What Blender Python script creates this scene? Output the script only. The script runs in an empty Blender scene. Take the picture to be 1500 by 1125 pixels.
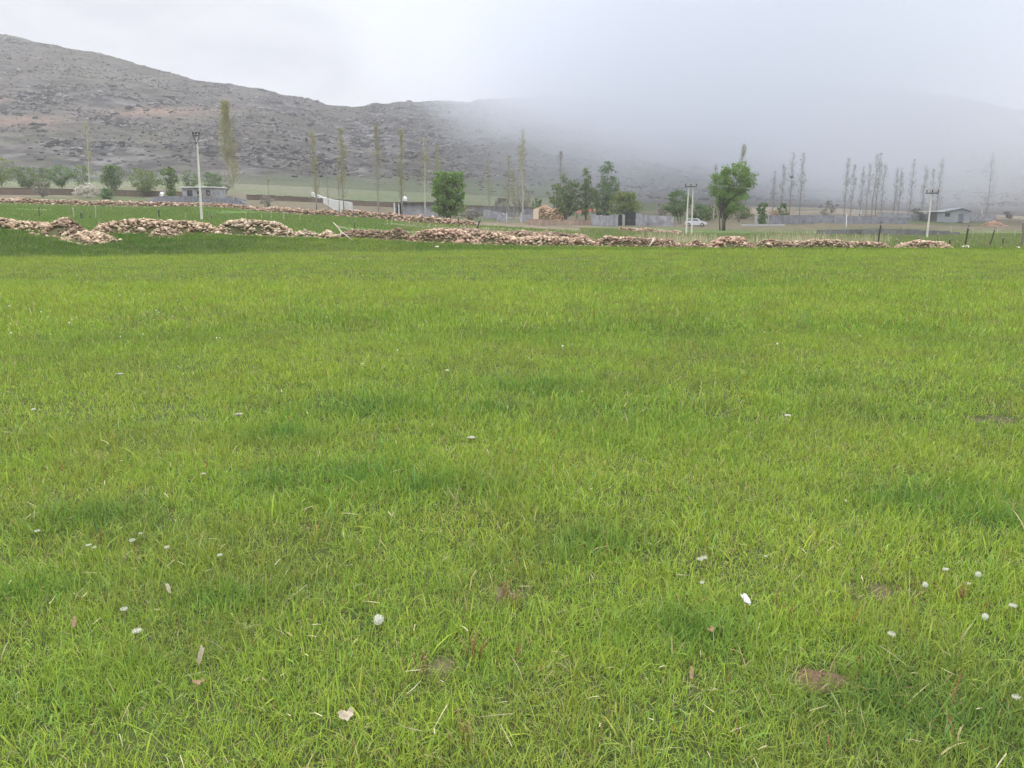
import bpy, bmesh, math, random
import numpy as np
from mathutils import Vector, Matrix

SC = bpy.context.scene
COL = SC.collection
R = math.radians
rng = np.random.default_rng(11)
random.seed(11)

# ------------------------------------------------------------------ camera, sky, sun, exposure
F = 1155.0                      # focal length in pixels of the 1500 px wide photograph
PITCH = R(11.95)
CAMH = 1.6
CP, SP = math.cos(PITCH), math.sin(PITCH)
cam = bpy.data.cameras.new('camera')
cam.sensor_fit = 'HORIZONTAL'
cam.sensor_width = 36
cam.lens = 36 * F / 1500
cam.clip_start = 0.05
cam.clip_end = 6000
cam_o = bpy.data.objects.new('camera', cam)
COL.objects.link(cam_o)
cam_o.location = (0, 0, CAMH)
cam_o.rotation_euler = (R(90) - PITCH, 0, 0)
SC.camera = cam_o

SUN_EL, SUN_AZ = R(52), R(-50)          # azimuth measured from +Y towards +X
world = bpy.data.worlds.new('World')
SC.world = world
world.use_nodes = True
wn, wl = world.node_tree.nodes, world.node_tree.links
wn.clear()
w_out = wn.new('ShaderNodeOutputWorld')
sky = wn.new('ShaderNodeTexSky')
sky.sky_type = 'NISHITA'
sky.sun_disc = False
sky.sun_elevation = SUN_EL
sky.sun_rotation = SUN_AZ
bg_sky = wn.new('ShaderNodeBackground')
bg_sky.inputs['Strength'].default_value = 0.1
wl.new(sky.outputs[0], bg_sky.inputs['Color'])
tc = wn.new('ShaderNodeTexCoord')
sep = wn.new('ShaderNodeSeparateXYZ')
wl.new(tc.outputs['Generated'], sep.inputs[0])
mp = wn.new('ShaderNodeMapping')
mp.inputs['Scale'].default_value = (1.0, 1.0, 2.6)
wl.new(tc.outputs['Generated'], mp.inputs[0])
nz = wn.new('ShaderNodeTexNoise')
nz.inputs['Scale'].default_value = 3.2
nz.inputs['Detail'].default_value = 7
nz.inputs['Roughness'].default_value = 0.55
nz.inputs['Distortion'].default_value = 0.6
wl.new(mp.outputs[0], nz.inputs['Vector'])
cr = wn.new('ShaderNodeValToRGB')       # overcast cloud deck: grey-lavender to white
cr.color_ramp.elements[0].position = 0.36
cr.color_ramp.elements[0].color = (0.68, 0.69, 0.765, 1)
cr.color_ramp.elements[1].position = 0.66
cr.color_ramp.elements[1].color = (0.93, 0.935, 0.965, 1)
wl.new(nz.outputs['Fac'], cr.inputs[0])
mr = wn.new('ShaderNodeMapRange')       # overcast sky kept even low down, raised extra overhead to light the ground
mr.interpolation_type = 'SMOOTHSTEP'
mr.inputs['From Min'].default_value = 0.22
mr.inputs['From Max'].default_value = 0.95
mr.inputs['To Min'].default_value = 0.96
mr.inputs['To Max'].default_value = 5.2
wl.new(sep.outputs['Z'], mr.inputs['Value'])
bg_c = wn.new('ShaderNodeBackground')
wl.new(cr.outputs[0], bg_c.inputs['Color'])
wl.new(mr.outputs[0], bg_c.inputs['Strength'])
mxs = wn.new('ShaderNodeMixShader')
mxs.inputs[0].default_value = 0.93
wl.new(bg_sky.outputs[0], mxs.inputs[1])
wl.new(bg_c.outputs[0], mxs.inputs[2])
wl.new(mxs.outputs[0], w_out.inputs['Surface'])

sun_d = bpy.data.lights.new('sun', 'SUN')
sun_d.energy = 1.4
sun_d.angle = R(24)
sun_d.color = (1.0, 0.96, 0.88)
sun = bpy.data.objects.new('sun', sun_d)
COL.objects.link(sun)
sd = Vector((math.sin(SUN_AZ) * math.cos(SUN_EL), math.cos(SUN_AZ) * math.cos(SUN_EL), math.sin(SUN_EL)))
sun.rotation_euler = (-sd).to_track_quat('-Z', 'Y').to_euler()
sun.location = sd * 300

SC.view_settings.view_transform = 'Standard'
SC.view_settings.look = 'None'
SC.view_settings.exposure = 0.0
SC.view_settings.gamma = 1.0
SC.view_settings.use_curve_mapping = False
SC.render.engine = 'CYCLES'
SC.cycles.max_bounces = 11
SC.cycles.diffuse_bounces = 3
SC.cycles.transmission_bounces = 4
SC.cycles.transparent_max_bounces = 8
SC.cycles.volume_bounces = 9
SC.cycles.adaptive_threshold = 0.02
SC.cycles.volume_max_steps = 64
SC.cycles.use_denoising = True
SC.cycles.denoiser = 'OPENIMAGEDENOISE'
SC.cycles.caustics_reflective = False
SC.cycles.caustics_refractive = False

# ------------------------------------------------------------------ numpy noise
def _hash(ix, iy, seed):
    h = (ix.astype(np.int64) * 374761393 + iy.astype(np.int64) * 668265263 + seed * 1442695041) & 0xFFFFFFFF
    h = ((h ^ (h >> 13)) * 1274126177) & 0xFFFFFFFF
    h = h ^ (h >> 16)
    return (h & 0xFFFFFF) / float(0xFFFFFF)

def vnoise(x, y, seed=0):
    x = np.asarray(x, float); y = np.asarray(y, float)
    ix = np.floor(x); iy = np.floor(y)
    fx = x - ix; fy = y - iy
    fx = fx * fx * (3 - 2 * fx); fy = fy * fy * (3 - 2 * fy)
    a = _hash(ix, iy, seed); b = _hash(ix + 1, iy, seed)
    c = _hash(ix, iy + 1, seed); d = _hash(ix + 1, iy + 1, seed)
    return (a * (1 - fx) + b * fx) * (1 - fy) + (c * (1 - fx) + d * fx) * fy

def fbm(x, y, seed=0, octv=4, gain=0.5):
    s = 0.0; a = 1.0; t = 0.0
    for o in range(octv):
        s = s + a * vnoise(x * 2 ** o + 17.3 * o, y * 2 ** o - 9.1 * o, seed + o)
        t += a; a *= gain
    return s / t

def sstep(e0, e1, x):
    t = np.clip((np.asarray(x, float) - e0) / (e1 - e0), 0, 1)
    return t * t * (3 - 2 * t)

# ------------------------------------------------------------------ survey of the ground (distance Y -> height), read off at several azimuths
def dirz(py):                    # slope of the sight line through row py
    v = (562.5 - py) / F
    return (-SP + v * CP) / (CP + v * SP)

def at(px, py, Y):               # the point at distance Y seen at (px, py)
    u = (px - 750) / F; v = (562.5 - py) / F
    dy = CP + v * SP
    t = Y / dy
    return Vector((u * t, Y, CAMH + (-SP + v * CP) * t))

SURVEY = {   # px: (distance where the flat field ends, [(distance, row) ...])
    -60: (32, [(36, 352), (39, 336), (42, 328), (60, 318), (85, 301), (105, 296), (150, 289), (190, 281), (240, 272), (330, 256)]),
    0: (33, [(36, 358), (39, 341), (42, 332), (60, 321), (85, 303), (105, 298), (150, 290), (190, 282), (240, 273), (330, 258)]),
    125: (34, [(36, 364), (39, 350), (42, 341), (60, 325), (85, 307), (105, 300), (150, 293), (190, 287), (240, 277), (330, 260)]),
    300: (35, [(38, 353), (42, 341), (60, 329), (75, 322), (95, 306), (110, 301), (150, 296), (180, 293), (240, 280), (340, 262)]),
    450: (37, [(42, 349), (60, 331), (80, 320), (100, 315), (150, 311), (180, 307), (240, 292), (350, 268)]),
    600: (38, [(44, 352), (60, 337), (85, 328), (110, 323), (150, 319), (180, 316), (240, 303), (360, 276)]),
    750: (39, [(45, 357), (60, 348), (85, 336), (110, 330), (150, 325), (190, 320), (250, 306), (370, 282)]),
    900: (39, [(45, 361), (60, 355), (85, 345), (110, 338), (150, 331), (190, 325), (250, 313), (380, 287)]),
    1050: (40, [(46, 364), (60, 357), (85, 351), (110, 347), (130, 338), (150, 333), (190, 325), (250, 315), (400, 291)]),
    1200: (40, [(46, 366), (60, 358), (85, 352), (110, 347), (140, 337), (160, 328), (200, 321), (260, 313), (420, 292)]),
    1500: (40, [(46, 365), (60, 358), (85, 352), (115, 346), (150, 335), (200, 328), (260, 320), (450, 297)]),
}
RIDGE = [(-200, 30), (-60, 33), (0, 37), (40, 41), (80, 51), (120, 61), (160, 74), (210, 91), (250, 107), (300, 119), (340, 126),
         (400, 130), (440, 141), (470, 152), (500, 159), (530, 158), (560, 153), (600, 150), (640, 149), (690, 153), (720, 150),
         (760, 147), (820, 147), (900, 142), (1000, 134), (1100, 122), (1200, 118), (1290, 126), (1340, 134), (1370, 138), (1420, 148),
         (1480, 163), (1560, 175), (1700, 180)]
RIDGE_Y = [(-200, 760), (0, 750), (250, 720), (450, 700), (500, 800), (600, 880), (800, 880), (1000, 840), (1300, 780), (1500, 800), (1700, 820)]
YG = np.exp(np.linspace(math.log(20), math.log(1700), 420))
PXG = np.linspace(-200, 1700, 381)

def _columns():
    cols, feet, pxs = [], [], sorted(SURVEY)
    for px in pxs:
        y0, rows = SURVEY[px]
        ys = [0.0, y0] + [r[0] for r in rows]
        zs = [0.0, 0.0] + [CAMH + dirz(r[1]) * r[0] for r in rows]
        cols.append(np.interp(YG, ys, zs)); feet.append((ys[-1], rows[-1][1]))
    cols = np.array(cols)
    low = np.array([[np.interp(p, pxs, cols[:, j]) for j in range(len(YG))] for p in PXG])
    fy = np.interp(PXG, pxs, [f[0] for f in feet]); fr = np.interp(PXG, pxs, [f[1] for f in feet])
    ry = np.interp(PXG, [r[0] for r in RIDGE_Y], [r[1] for r in RIDGE_Y])
    rr = np.interp(PXG, [r[0] for r in RIDGE], [r[1] for r in RIDGE])
    k = np.array([1, 2, 3, 2, 1]) / 9.0
    fy = np.convolve(np.pad(fy, 2, 'edge'), k, 'valid')
    ry = np.convolve(np.pad(ry, 12, 'edge'), np.ones(25) / 25, 'valid')
    z = np.zeros((len(PXG), len(YG)))
    for i in range(len(PXG)):
        s = np.clip((YG - fy[i]) / (ry[i] - fy[i]), 0, 1)
        g = 0.62 * s + 0.38 * (1 - (1 - s) ** 1.8)
        e0, e1 = dirz(fr[i]), dirz(rr[i])
        zh = CAMH + (e0 + (e1 - e0) * g) * YG
        zr = CAMH + e1 * ry[i]
        back = np.clip((YG - ry[i]) / 500.0, 0, 1.6)
        zh = np.where(YG > ry[i], zr * (1 - 0.75 * back * back), zh)
        z[i] = np.where(YG < fy[i], low[i], zh)
    kb = np.array([1, 2, 3, 2, 1]) / 9.0
    z = np.apply_along_axis(lambda r: np.convolve(np.pad(r, 2, 'edge'), kb, 'valid'), 0, z)
    z = np.apply_along_axis(lambda r: np.convolve(np.pad(r, 1, 'edge'), np.array([1, 2, 1]) / 4.0, 'valid'), 1, z)
    return z, fy, ry
ZG, FOOT, RIDY = _columns()

def _lookup(px, Y):
    px = np.clip(px, PXG[0], PXG[-1] - 1e-6)
    Yc = np.clip(Y, YG[0], YG[-1] - 1e-6)
    fi = (px - PXG[0]) / (PXG[1] - PXG[0]); i = fi.astype(int); fi = fi - i
    fj = (np.log(Yc) - math.log(YG[0])) / (math.log(YG[1]) - math.log(YG[0])); j = np.clip(fj.astype(int), 0, len(YG) - 2); fj = fj - j
    i = np.clip(i, 0, len(PXG) - 2)
    z = (ZG[i, j] * (1 - fi) + ZG[i + 1, j] * fi) * (1 - fj) + (ZG[i, j + 1] * (1 - fi) + ZG[i + 1, j + 1] * fi) * fj
    return z * np.clip((Y - 18) / 4.0, 0, 1)

def pxof(X, Y):
    return 750 + F * X / (np.maximum(Y, 0.5) * CP)

def rock_mask(X, Y, z):
    n = fbm(X / 95.0, (z * 1.0 + 0.12 * X) / 22.0, 71, 4)
    m = fbm(X / 30.0, (z + 0.12 * X) / 9.0, 83, 3)
    return sstep(0.5, 0.66, 0.62 * n + 0.38 * m)

def HZ(X, Y):
    X = np.asarray(X, float); Y = np.asarray(Y, float)
    px = pxof(X, Y)
    z = _lookup(px, Y)
    foot = np.interp(px, PXG, FOOT)
    # gentle unevenness of the field, then rougher farther on
    z = z + (fbm(X / 3.0, Y / 3.0, 5, 3) - 0.5) * 0.07 * sstep(1.5, 4, Y)
    z = z + (fbm(X / 9.0, Y / 9.0, 6, 3) - 0.5) * 0.5 * sstep(44, 60, Y)
    hill = sstep(0, 130, Y - foot)
    zz = z + hill * ((fbm(X / 150.0, Y / 150.0, 21, 4) - 0.5) * 16 + (fbm(X / 34.0, Y / 34.0, 25, 4) - 0.5) * 6.5)
    rm = rock_mask(X, Y, zz) * hill
    ph = (zz + 0.10 * X + 7 * fbm(X / 40.0, Y / 40.0, 31, 3)) / 6.5
    fr = ph - np.floor(ph)
    st = sstep(0.35, 0.95, fr)
    zz = zz + rm * 6.5 * (st - fr) * 0.85 + rm * (fbm(X / 5.0, Y / 7.0, 41, 3) - 0.5) * 3.2
    zz = zz + hill * (fbm(X / 4.0, Y / 4.0, 47, 2) - 0.5) * 0.7
    return zz

def gnd(px, Y):                 # ground point at distance Y seen in column px
    X = (px - 750) / F * Y * CP
    z = 0.0
    for _ in range(4):
        z = float(HZ(np.array([X]), np.array([Y]))[0])
        X = (px - 750) / F * (Y * CP + (CAMH - z) * SP)
    return Vector((X, Y, z))

def field_pt(px, py):           # where the sight line meets the flat field
    s = dirz(py)
    Y = -CAMH / s
    for _ in range(3):
        p = at(px, py, Y)
        z = float(HZ(np.array([p.x]), np.array([Y]))[0])
        Y = (z - CAMH) / s
    p = at(px, py, Y)
    return Vector((p.x, p.y, z))

def msz(n, Y):                  # size in metres of n pixels at distance Y
    return n * Y * CP / F

# ------------------------------------------------------------------ mesh and object helpers
def mesh_np(name, V, T, attrs=None, smooth=False, quads=None):
    me = bpy.data.meshes.new(name)
    V = np.ascontiguousarray(V, np.float32)
    T = np.ascontiguousarray(T, np.int32).reshape(-1, 3) if T is not None else np.zeros((0, 3), np.int32)
    Q = np.ascontiguousarray(quads, np.int32).reshape(-1, 4) if quads is not None else np.zeros((0, 4), np.int32)
    nl = T.size + Q.size; npl = len(T) + len(Q)
    me.vertices.add(len(V)); me.vertices.foreach_set('co', V.ravel())
    me.loops.add(nl); me.loops.foreach_set('vertex_index', np.concatenate([T.ravel(), Q.ravel()]))
    me.polygons.add(npl)
    starts = np.concatenate([np.arange(len(T)) * 3, T.size + np.arange(len(Q)) * 4]).astype(np.int32)
    me.polygons.foreach_set('loop_start', starts)
    if smooth:
        me.polygons.foreach_set('use_smooth', np.ones(npl, bool))
    for k, (typ, arr) in (attrs or {}).items():
        a = me.attributes.new(k, typ, 'POINT')
        a.data.foreach_set('color' if 'COLOR' in typ else ('vector' if typ == 'FLOAT_VECTOR' else 'value'), np.ascontiguousarray(arr, np.float32).ravel())
    me.update(calc_edges=True)
    me.validate()
    return me

class MB:
    """collects shapes that become ONE mesh object"""
    def __init__(s):
        s.V = []; s.Fc = []; s.rnd = []
    def add(s, verts, faces, r=None):
        o = len(s.V)
        s.V.extend([tuple(v) for v in verts]); s.Fc.extend([tuple(o + i for i in f) for f in faces])
        s.rnd.extend([random.random() if r is None else r] * len(verts))
    def box(s, c, d, rz=0.0, taper=1.0):
        hx, hy, hz = d[0] / 2, d[1] / 2, d[2] / 2
        ca, sa = math.cos(rz), math.sin(rz)
        vs = []
        for z, k in ((-hz, 1.0), (hz, taper)):
            for x, y in ((-hx, -hy), (hx, -hy), (hx, hy), (-hx, hy)):
                x2, y2 = x * k, y * k
                vs.append((c[0] + x2 * ca - y2 * sa, c[1] + x2 * sa + y2 * ca, c[2] + z))
        s.add(vs, [(3, 2, 1, 0), (4, 5, 6, 7), (0, 1, 5, 4), (1, 2, 6, 5), (2, 3, 7, 6), (3, 0, 4, 7)])
    def tube(s, pts, radii, n=5, cap=True, r=None):
        vs, fs = [], []
        pts = [Vector(p) for p in pts]
        up = Vector((0.31, 0.17, 0.93))
        for i, p in enumerate(pts):
            d = (pts[min(i + 1, len(pts) - 1)] - pts[max(i - 1, 0)])
            d = d.normalized() if d.length > 1e-9 else Vector((0, 0, 1))
            a = d.cross(up)
            if a.length < 1e-3: a = d.cross(Vector((1, 0, 0)))
            a.normalize(); b = d.cross(a)
            for k in range(n):
                t = 2 * math.pi * k / n
                vs.append(p + (a * math.cos(t) + b * math.sin(t)) * radii[i])
        for i in range(len(pts) - 1):
            for k in range(n):
                k2 = (k + 1) % n
                fs.append((i * n + k, i * n + k2, (i + 1) * n + k2, (i + 1) * n + k))
        if cap:
            fs.append(tuple(range(n - 1, -1, -1))); o = (len(pts) - 1) * n; fs.append(tuple(range(o, o + n)))
        s.add(vs, fs, r)
    def sphere(s, c, rad, seg=8, rings=6, sq=(1, 1, 1), r=None):
        vs = [(c[0], c[1], c[2] - rad * sq[2])]; fs = []
        for i in range(1, rings):
            th = math.pi * i / rings
            for k in range(seg):
                ph = 2 * math.pi * k / seg
                vs.append((c[0] + rad * sq[0] * math.sin(th) * math.cos(ph), c[1] + rad * sq[1] * math.sin(th) * math.sin(ph), c[2] - rad * sq[2] * math.cos(th)))
        vs.append((c[0], c[1], c[2] + rad * sq[2])); last = len(vs) - 1
        for k in range(seg):
            k2 = (k + 1) % seg
            fs.append((0, 1 + k2, 1 + k))
            for i in range(rings - 2):
                fs.append((1 + i * seg + k, 1 + i * seg + k2, 1 + (i + 1) * seg + k2, 1 + (i + 1) * seg + k))
            fs.append((last, 1 + (rings - 2) * seg + k, 1 + (rings - 2) * seg + k2))
        s.add(vs, fs, r)
    def prism(s, outline, y0, y1):          # outline in xz, extruded along y
        n = len(outline)
        vs = [(x, y0, z) for x, z in outline] + [(x, y1, z) for x, z in outline]
        fs = [tuple(range(n)), tuple(range(2 * n - 1, n - 1, -1))]
        for i in range(n):
            j = (i + 1) % n
            fs.append((i, i + n, j + n, j))
        s.add(vs, fs)
    def build(s, name, m, parent=None, smooth=False, bevel=0.0):
        me = bpy.data.meshes.new(name)
        me.from_pydata(s.V, [], s.Fc)
        a = me.attributes.new('rnd', 'FLOAT', 'POINT'); a.data.foreach_set('value', np.array(s.rnd, np.float32))
        if smooth:
            me.polygons.foreach_set('use_smooth', np.ones(len(me.polygons), bool))
        me.update()
        o = link(name, me, m, parent)
        if bevel:
            b = o.modifiers.new('bevel', 'BEVEL'); b.width = bevel; b.segments = 2; b.limit_method = 'ANGLE'
        return o

def link(name, me, m, parent=None):
    o = bpy.data.objects.new(name, me)
    if m is not None and not me.materials:
        me.materials.append(m)
    COL.objects.link(o)
    if parent is not None: o.parent = parent
    return o

def tag(o, label=None, cat=None, group=None, kind=None):
    if label: o['label'] = label
    if cat: o['category'] = cat
    if group: o['group'] = group
    if kind: o['kind'] = kind
    return o

def thing(name, loc, label, cat, group=None, rz=0.0):
    o = bpy.data.objects.new(name, None)
    o.empty_display_size = 0.3
    COL.objects.link(o)
    o.location = loc; o.rotation_euler = (0, 0, rz)
    return tag(o, label, cat, group)

def copy_tree(o, parent=None):
    c = o.copy(); COL.objects.link(c); c.parent = parent
    for ch in o.children: copy_tree(ch, c)
    return c

# ------------------------------------------------------------------ materials
def newmat(name):
    m = bpy.data.materials.new(name); m.use_nodes = True
    n = m.node_tree.nodes; n.clear()
    out = n.new('ShaderNodeOutputMaterial')
    return m, n, m.node_tree.links, out

def nmat(name, c1, c2, scale=3.0, rough=0.9, bump=0.0, detail=5, metallic=0.0, spec=0.3, stretch=(1, 1, 1), c3=None, rnd=0.0):
    m, n, l, out = newmat(name)
    p = n.new('ShaderNodeBsdfPrincipled')
    p.inputs['Roughness'].default_value = rough
    p.inputs['Metallic'].default_value = metallic
    p.inputs['Specular IOR Level'].default_value = spec
    t = n.new('ShaderNodeTexCoord'); mpg = n.new('ShaderNodeMapping'); mpg.inputs['Scale'].default_value = stretch
    l.new(t.outputs['Object'], mpg.inputs[0])
    ns = n.new('ShaderNodeTexNoise'); ns.inputs['Scale'].default_value = scale; ns.inputs['Detail'].default_value = detail
    ns.inputs['Roughness'].default_value = 0.62
    l.new(mpg.outputs[0], ns.inputs['Vector'])
    r = n.new('ShaderNodeValToRGB')
    r.color_ramp.elements[0].position = 0.3; r.color_ramp.elements[0].color = (*c1, 1)
    r.color_ramp.elements[1].position = 0.7; r.color_ramp.elements[1].color = (*c2, 1)
    if c3 is not None:
        e = r.color_ramp.elements.new(0.5); e.color = (*c3, 1)
    fac = ns.outputs['Fac']
    if rnd:
        a = n.new('ShaderNodeAttribute'); a.attribute_name = 'rnd'
        mx = n.new('ShaderNodeMix'); mx.inputs['Factor'].default_value = rnd
        l.new(fac, mx.inputs['A']); l.new(a.outputs['Fac'], mx.inputs['B']); fac = mx.outputs['Result']
    l.new(fac, r.inputs[0]); l.new(r.outputs[0], p.inputs['Base Color'])
    if bump:
        b = n.new('ShaderNodeBump'); b.inputs['Strength'].default_value = 0.6; b.inputs['Distance'].default_value = bump
        l.new(ns.outputs['Fac'], b.inputs['Height']); l.new(b.outputs[0], p.inputs['Normal'])
    l.new(p.outputs[0], out.inputs['Surface'])
    return m

def leafmat(name, c1, c2, c3, transl=0.35):
    m, n, l, out = newmat(name)
    a = n.new('ShaderNodeAttribute'); a.attribute_name = 'rnd'
    r = n.new('ShaderNodeValToRGB')
    r.color_ramp.elements[0].color = (*c1, 1); r.color_ramp.elements[1].color = (*c3, 1)
    e = r.color_ramp.elements.new(0.5); e.color = (*c2, 1)
    l.new(a.outputs['Fac'], r.inputs[0])
    p = n.new('ShaderNodeBsdfPrincipled'); p.inputs['Roughness'].default_value = 0.55; p.inputs['Specular IOR Level'].default_value = 0.25
    t = n.new('ShaderNodeBsdfTranslucent')
    l.new(r.outputs[0], p.inputs['Base Color']); l.new(r.outputs[0], t.inputs['Color'])
    x = n.new('ShaderNodeMixShader'); x.inputs[0].default_value = transl
    l.new(p.outputs[0], x.inputs[1]); l.new(t.outputs[0], x.inputs[2]); l.new(x.outputs[0], out.inputs['Surface'])
    return m

def attrmat(name, attr, rough=0.9, spec=0.2, scale=0.0, amt=0.3, transl=0.0, bump=0.0, scale2=0.0):
    """a base colour carried by the mesh, broken up by noise"""
    m, n, l, out = newmat(name)
    a = n.new('ShaderNodeAttribute'); a.attribute_name = attr
    col = a.outputs['Color']
    p = n.new('ShaderNodeBsdfPrincipled'); p.inputs['Roughness'].default_value = rough; p.inputs['Specular IOR Level'].default_value = spec
    g = n.new('ShaderNodeNewGeometry')
    ns = None
    for sc_ in (scale, scale2):
        if not sc_: continue
        ns = n.new('ShaderNodeTexNoise'); ns.inputs['Scale'].default_value = sc_; ns.inputs['Detail'].default_value = 6; ns.inputs['Roughness'].default_value = 0.65
        l.new(g.outputs['Position'], ns.inputs['Vector'])
        mr_ = n.new('ShaderNodeMapRange'); mr_.inputs['From Min'].default_value = 0.3; mr_.inputs['From Max'].default_value = 0.7
        mr_.inputs['To Min'].default_value = 1 - amt; mr_.inputs['To Max'].default_value = 1 + amt
        l.new(ns.outputs['Fac'], mr_.inputs['Value'])
        mx = n.new('ShaderNodeVectorMath'); mx.operation = 'SCALE'
        l.new(col, mx.inputs[0]); l.new(mr_.outputs[0], mx.inputs['Scale']); col = mx.outputs[0]
    l.new(col, p.inputs['Base Color'])
    if bump and ns:
        b = n.new('ShaderNodeBump'); b.inputs['Strength'].default_value = 0.7; b.inputs['Distance'].default_value = bump
        l.new(ns.outputs['Fac'], b.inputs['Height']); l.new(b.outputs[0], p.inputs['Normal'])
    sh = p.outputs[0]
    if transl:
        t = n.new('ShaderNodeBsdfTranslucent'); l.new(col, t.inputs['Color'])
        x = n.new('ShaderNodeMixShader'); x.inputs[0].default_value = transl
        l.new(sh, x.inputs[1]); l.new(t.outputs[0], x.inputs[2]); sh = x.outputs[0]
    l.new(sh, out.inputs['Surface'])
    return m

def blockmat(name, c1, c2, mortar, bw=0.4, bh=0.2):
    m, n, l, out = newmat(name)
    p = n.new('ShaderNodeBsdfPrincipled'); p.inputs['Roughness'].default_value = 0.92; p.inputs['Specular IOR Level'].default_value = 0.2
    t = n.new('ShaderNodeTexCoord')
    sx = n.new('ShaderNodeSeparateXYZ'); l.new(t.outputs['Object'], sx.inputs[0])
    ad = n.new('ShaderNodeMath'); ad.operation = 'ADD'; l.new(sx.outputs['X'], ad.inputs[0]); l.new(sx.outputs['Y'], ad.inputs[1])
    cb = n.new('ShaderNodeCombineXYZ'); l.new(ad.outputs[0], cb.inputs['X']); l.new(sx.outputs['Z'], cb.inputs['Y'])
    b = n.new('ShaderNodeTexBrick'); b.inputs['Scale'].default_value = 1.0
    b.inputs['Brick Width'].default_value = bw; b.inputs['Row Height'].default_value = bh; b.inputs['Mortar Size'].default_value = 0.016
    b.inputs['Color1'].default_value = (*c1, 1); b.inputs['Color2'].default_value = (*c2, 1); b.inputs['Mortar'].default_value = (*mortar, 1)
    l.new(cb.outputs[0], b.inputs['Vector'])
    ns = n.new('ShaderNodeTexNoise'); ns.inputs['Scale'].default_value = 0.9; ns.inputs['Detail'].default_value = 7
    l.new(t.outputs['Object'], ns.inputs['Vector'])
    mr_ = n.new('ShaderNodeMapRange'); mr_.inputs['From Min'].default_value = 0.3; mr_.inputs['From Max'].default_value = 0.7
    mr_.inputs['To Min'].default_value = 0.7; mr_.inputs['To Max'].default_value = 1.25
    l.new(ns.outputs['Fac'], mr_.inputs['Value'])
    mx = n.new('ShaderNodeVectorMath'); mx.operation = 'SCALE'; l.new(b.outputs['Color'], mx.inputs[0]); l.new(mr_.outputs[0], mx.inputs['Scale'])
    l.new(mx.outputs[0], p.inputs['Base Color']); l.new(p.outputs[0], out.inputs['Surface'])
    return m

# ------------------------------------------------------------------ the ground sheet
LUSH = [(545, 600, 0.55), (880, 607, 0.75), (800, 570, .5), (1000, 620, .7), (1200, 605, 0.6), (640, 715, 0.32), (480, 700, 0.4), (1390, 735, 0.42), (1460, 760, .3),
        (1030, 415, 2.2), (1000, 480, 1.3), (760, 490, .9), (150, 760, 0.3), (1000, 930, 0.22), (1340, 1030, 0.25), (700, 600, .4), (1240, 480, 1.2),
        (250, 495, 1.0), (510, 465, 1.1), (60, 870, .15), (870, 800, .2), (1430, 1060, .2), (1180, 560, .6), (420, 640, .35), (330, 880, .14)]
YELL = [(90, 735, 0.5), (330, 660, 0.5), (950, 690, 0.4), (700, 770, .3), (1120, 650, .5), (1080, 700, .35), (400, 560, .8), (150, 560, .7), (1100, 800, .3), (250, 430, 3.0), (600, 420, 3.0)]
BARE = [(1203, 997, 0.05), (1270, 870, 0.09), (640, 970, 0.05), (490, 374, .7), (520, 377, .5), (820, 380, .6), (850, 379, .5), (1460, 615, .12), (745, 870, .05)]
def blobs(lst):
    return [(field_pt(px, py), r) for px, py, r in lst]
LUSH_P, YELL_P, BARE_P = blobs(LUSH), blobs(YELL), blobs(BARE)
def blobf(X, Y, lst, asp=1.5):
    s = np.zeros_like(X)
    for p, r in lst:
        s = np.maximum(s, np.exp(-(((X - p.x) / (r * asp)) ** 2 + ((Y - p.y) / r) ** 2)) * (1.0 if r < .6 else .55))
    return s
def lush(X, Y):
    n = fbm(X / 1.3, Y / 1.3, 301, 4)
    return np.clip(blobf(X, Y, LUSH_P) * (0.55 + 0.9 * fbm(X / .25, Y / .25, 303, 2)) + 0.14 * sstep(0.57, 0.74, n), 0, 1)
def yellow(X, Y):
    return np.clip(0.7 * blobf(X, Y, YELL_P) + 0.35 + 0.4 * sstep(0.45, 0.68, fbm(X / 1.2 + 40, Y / 1.6, 311, 4)), 0, 1)
def bare(X, Y):
    return np.clip(blobf(X, Y, BARE_P, 1.7) * 1.9 * (.1 + 1.1 * sstep(.38, .62, fbm(X / .07, Y / .07, 361, 3))) + 0.45 * sstep(0.76, 0.84, fbm(X / .22, Y / .22, 321, 3)), 0, 1)

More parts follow.
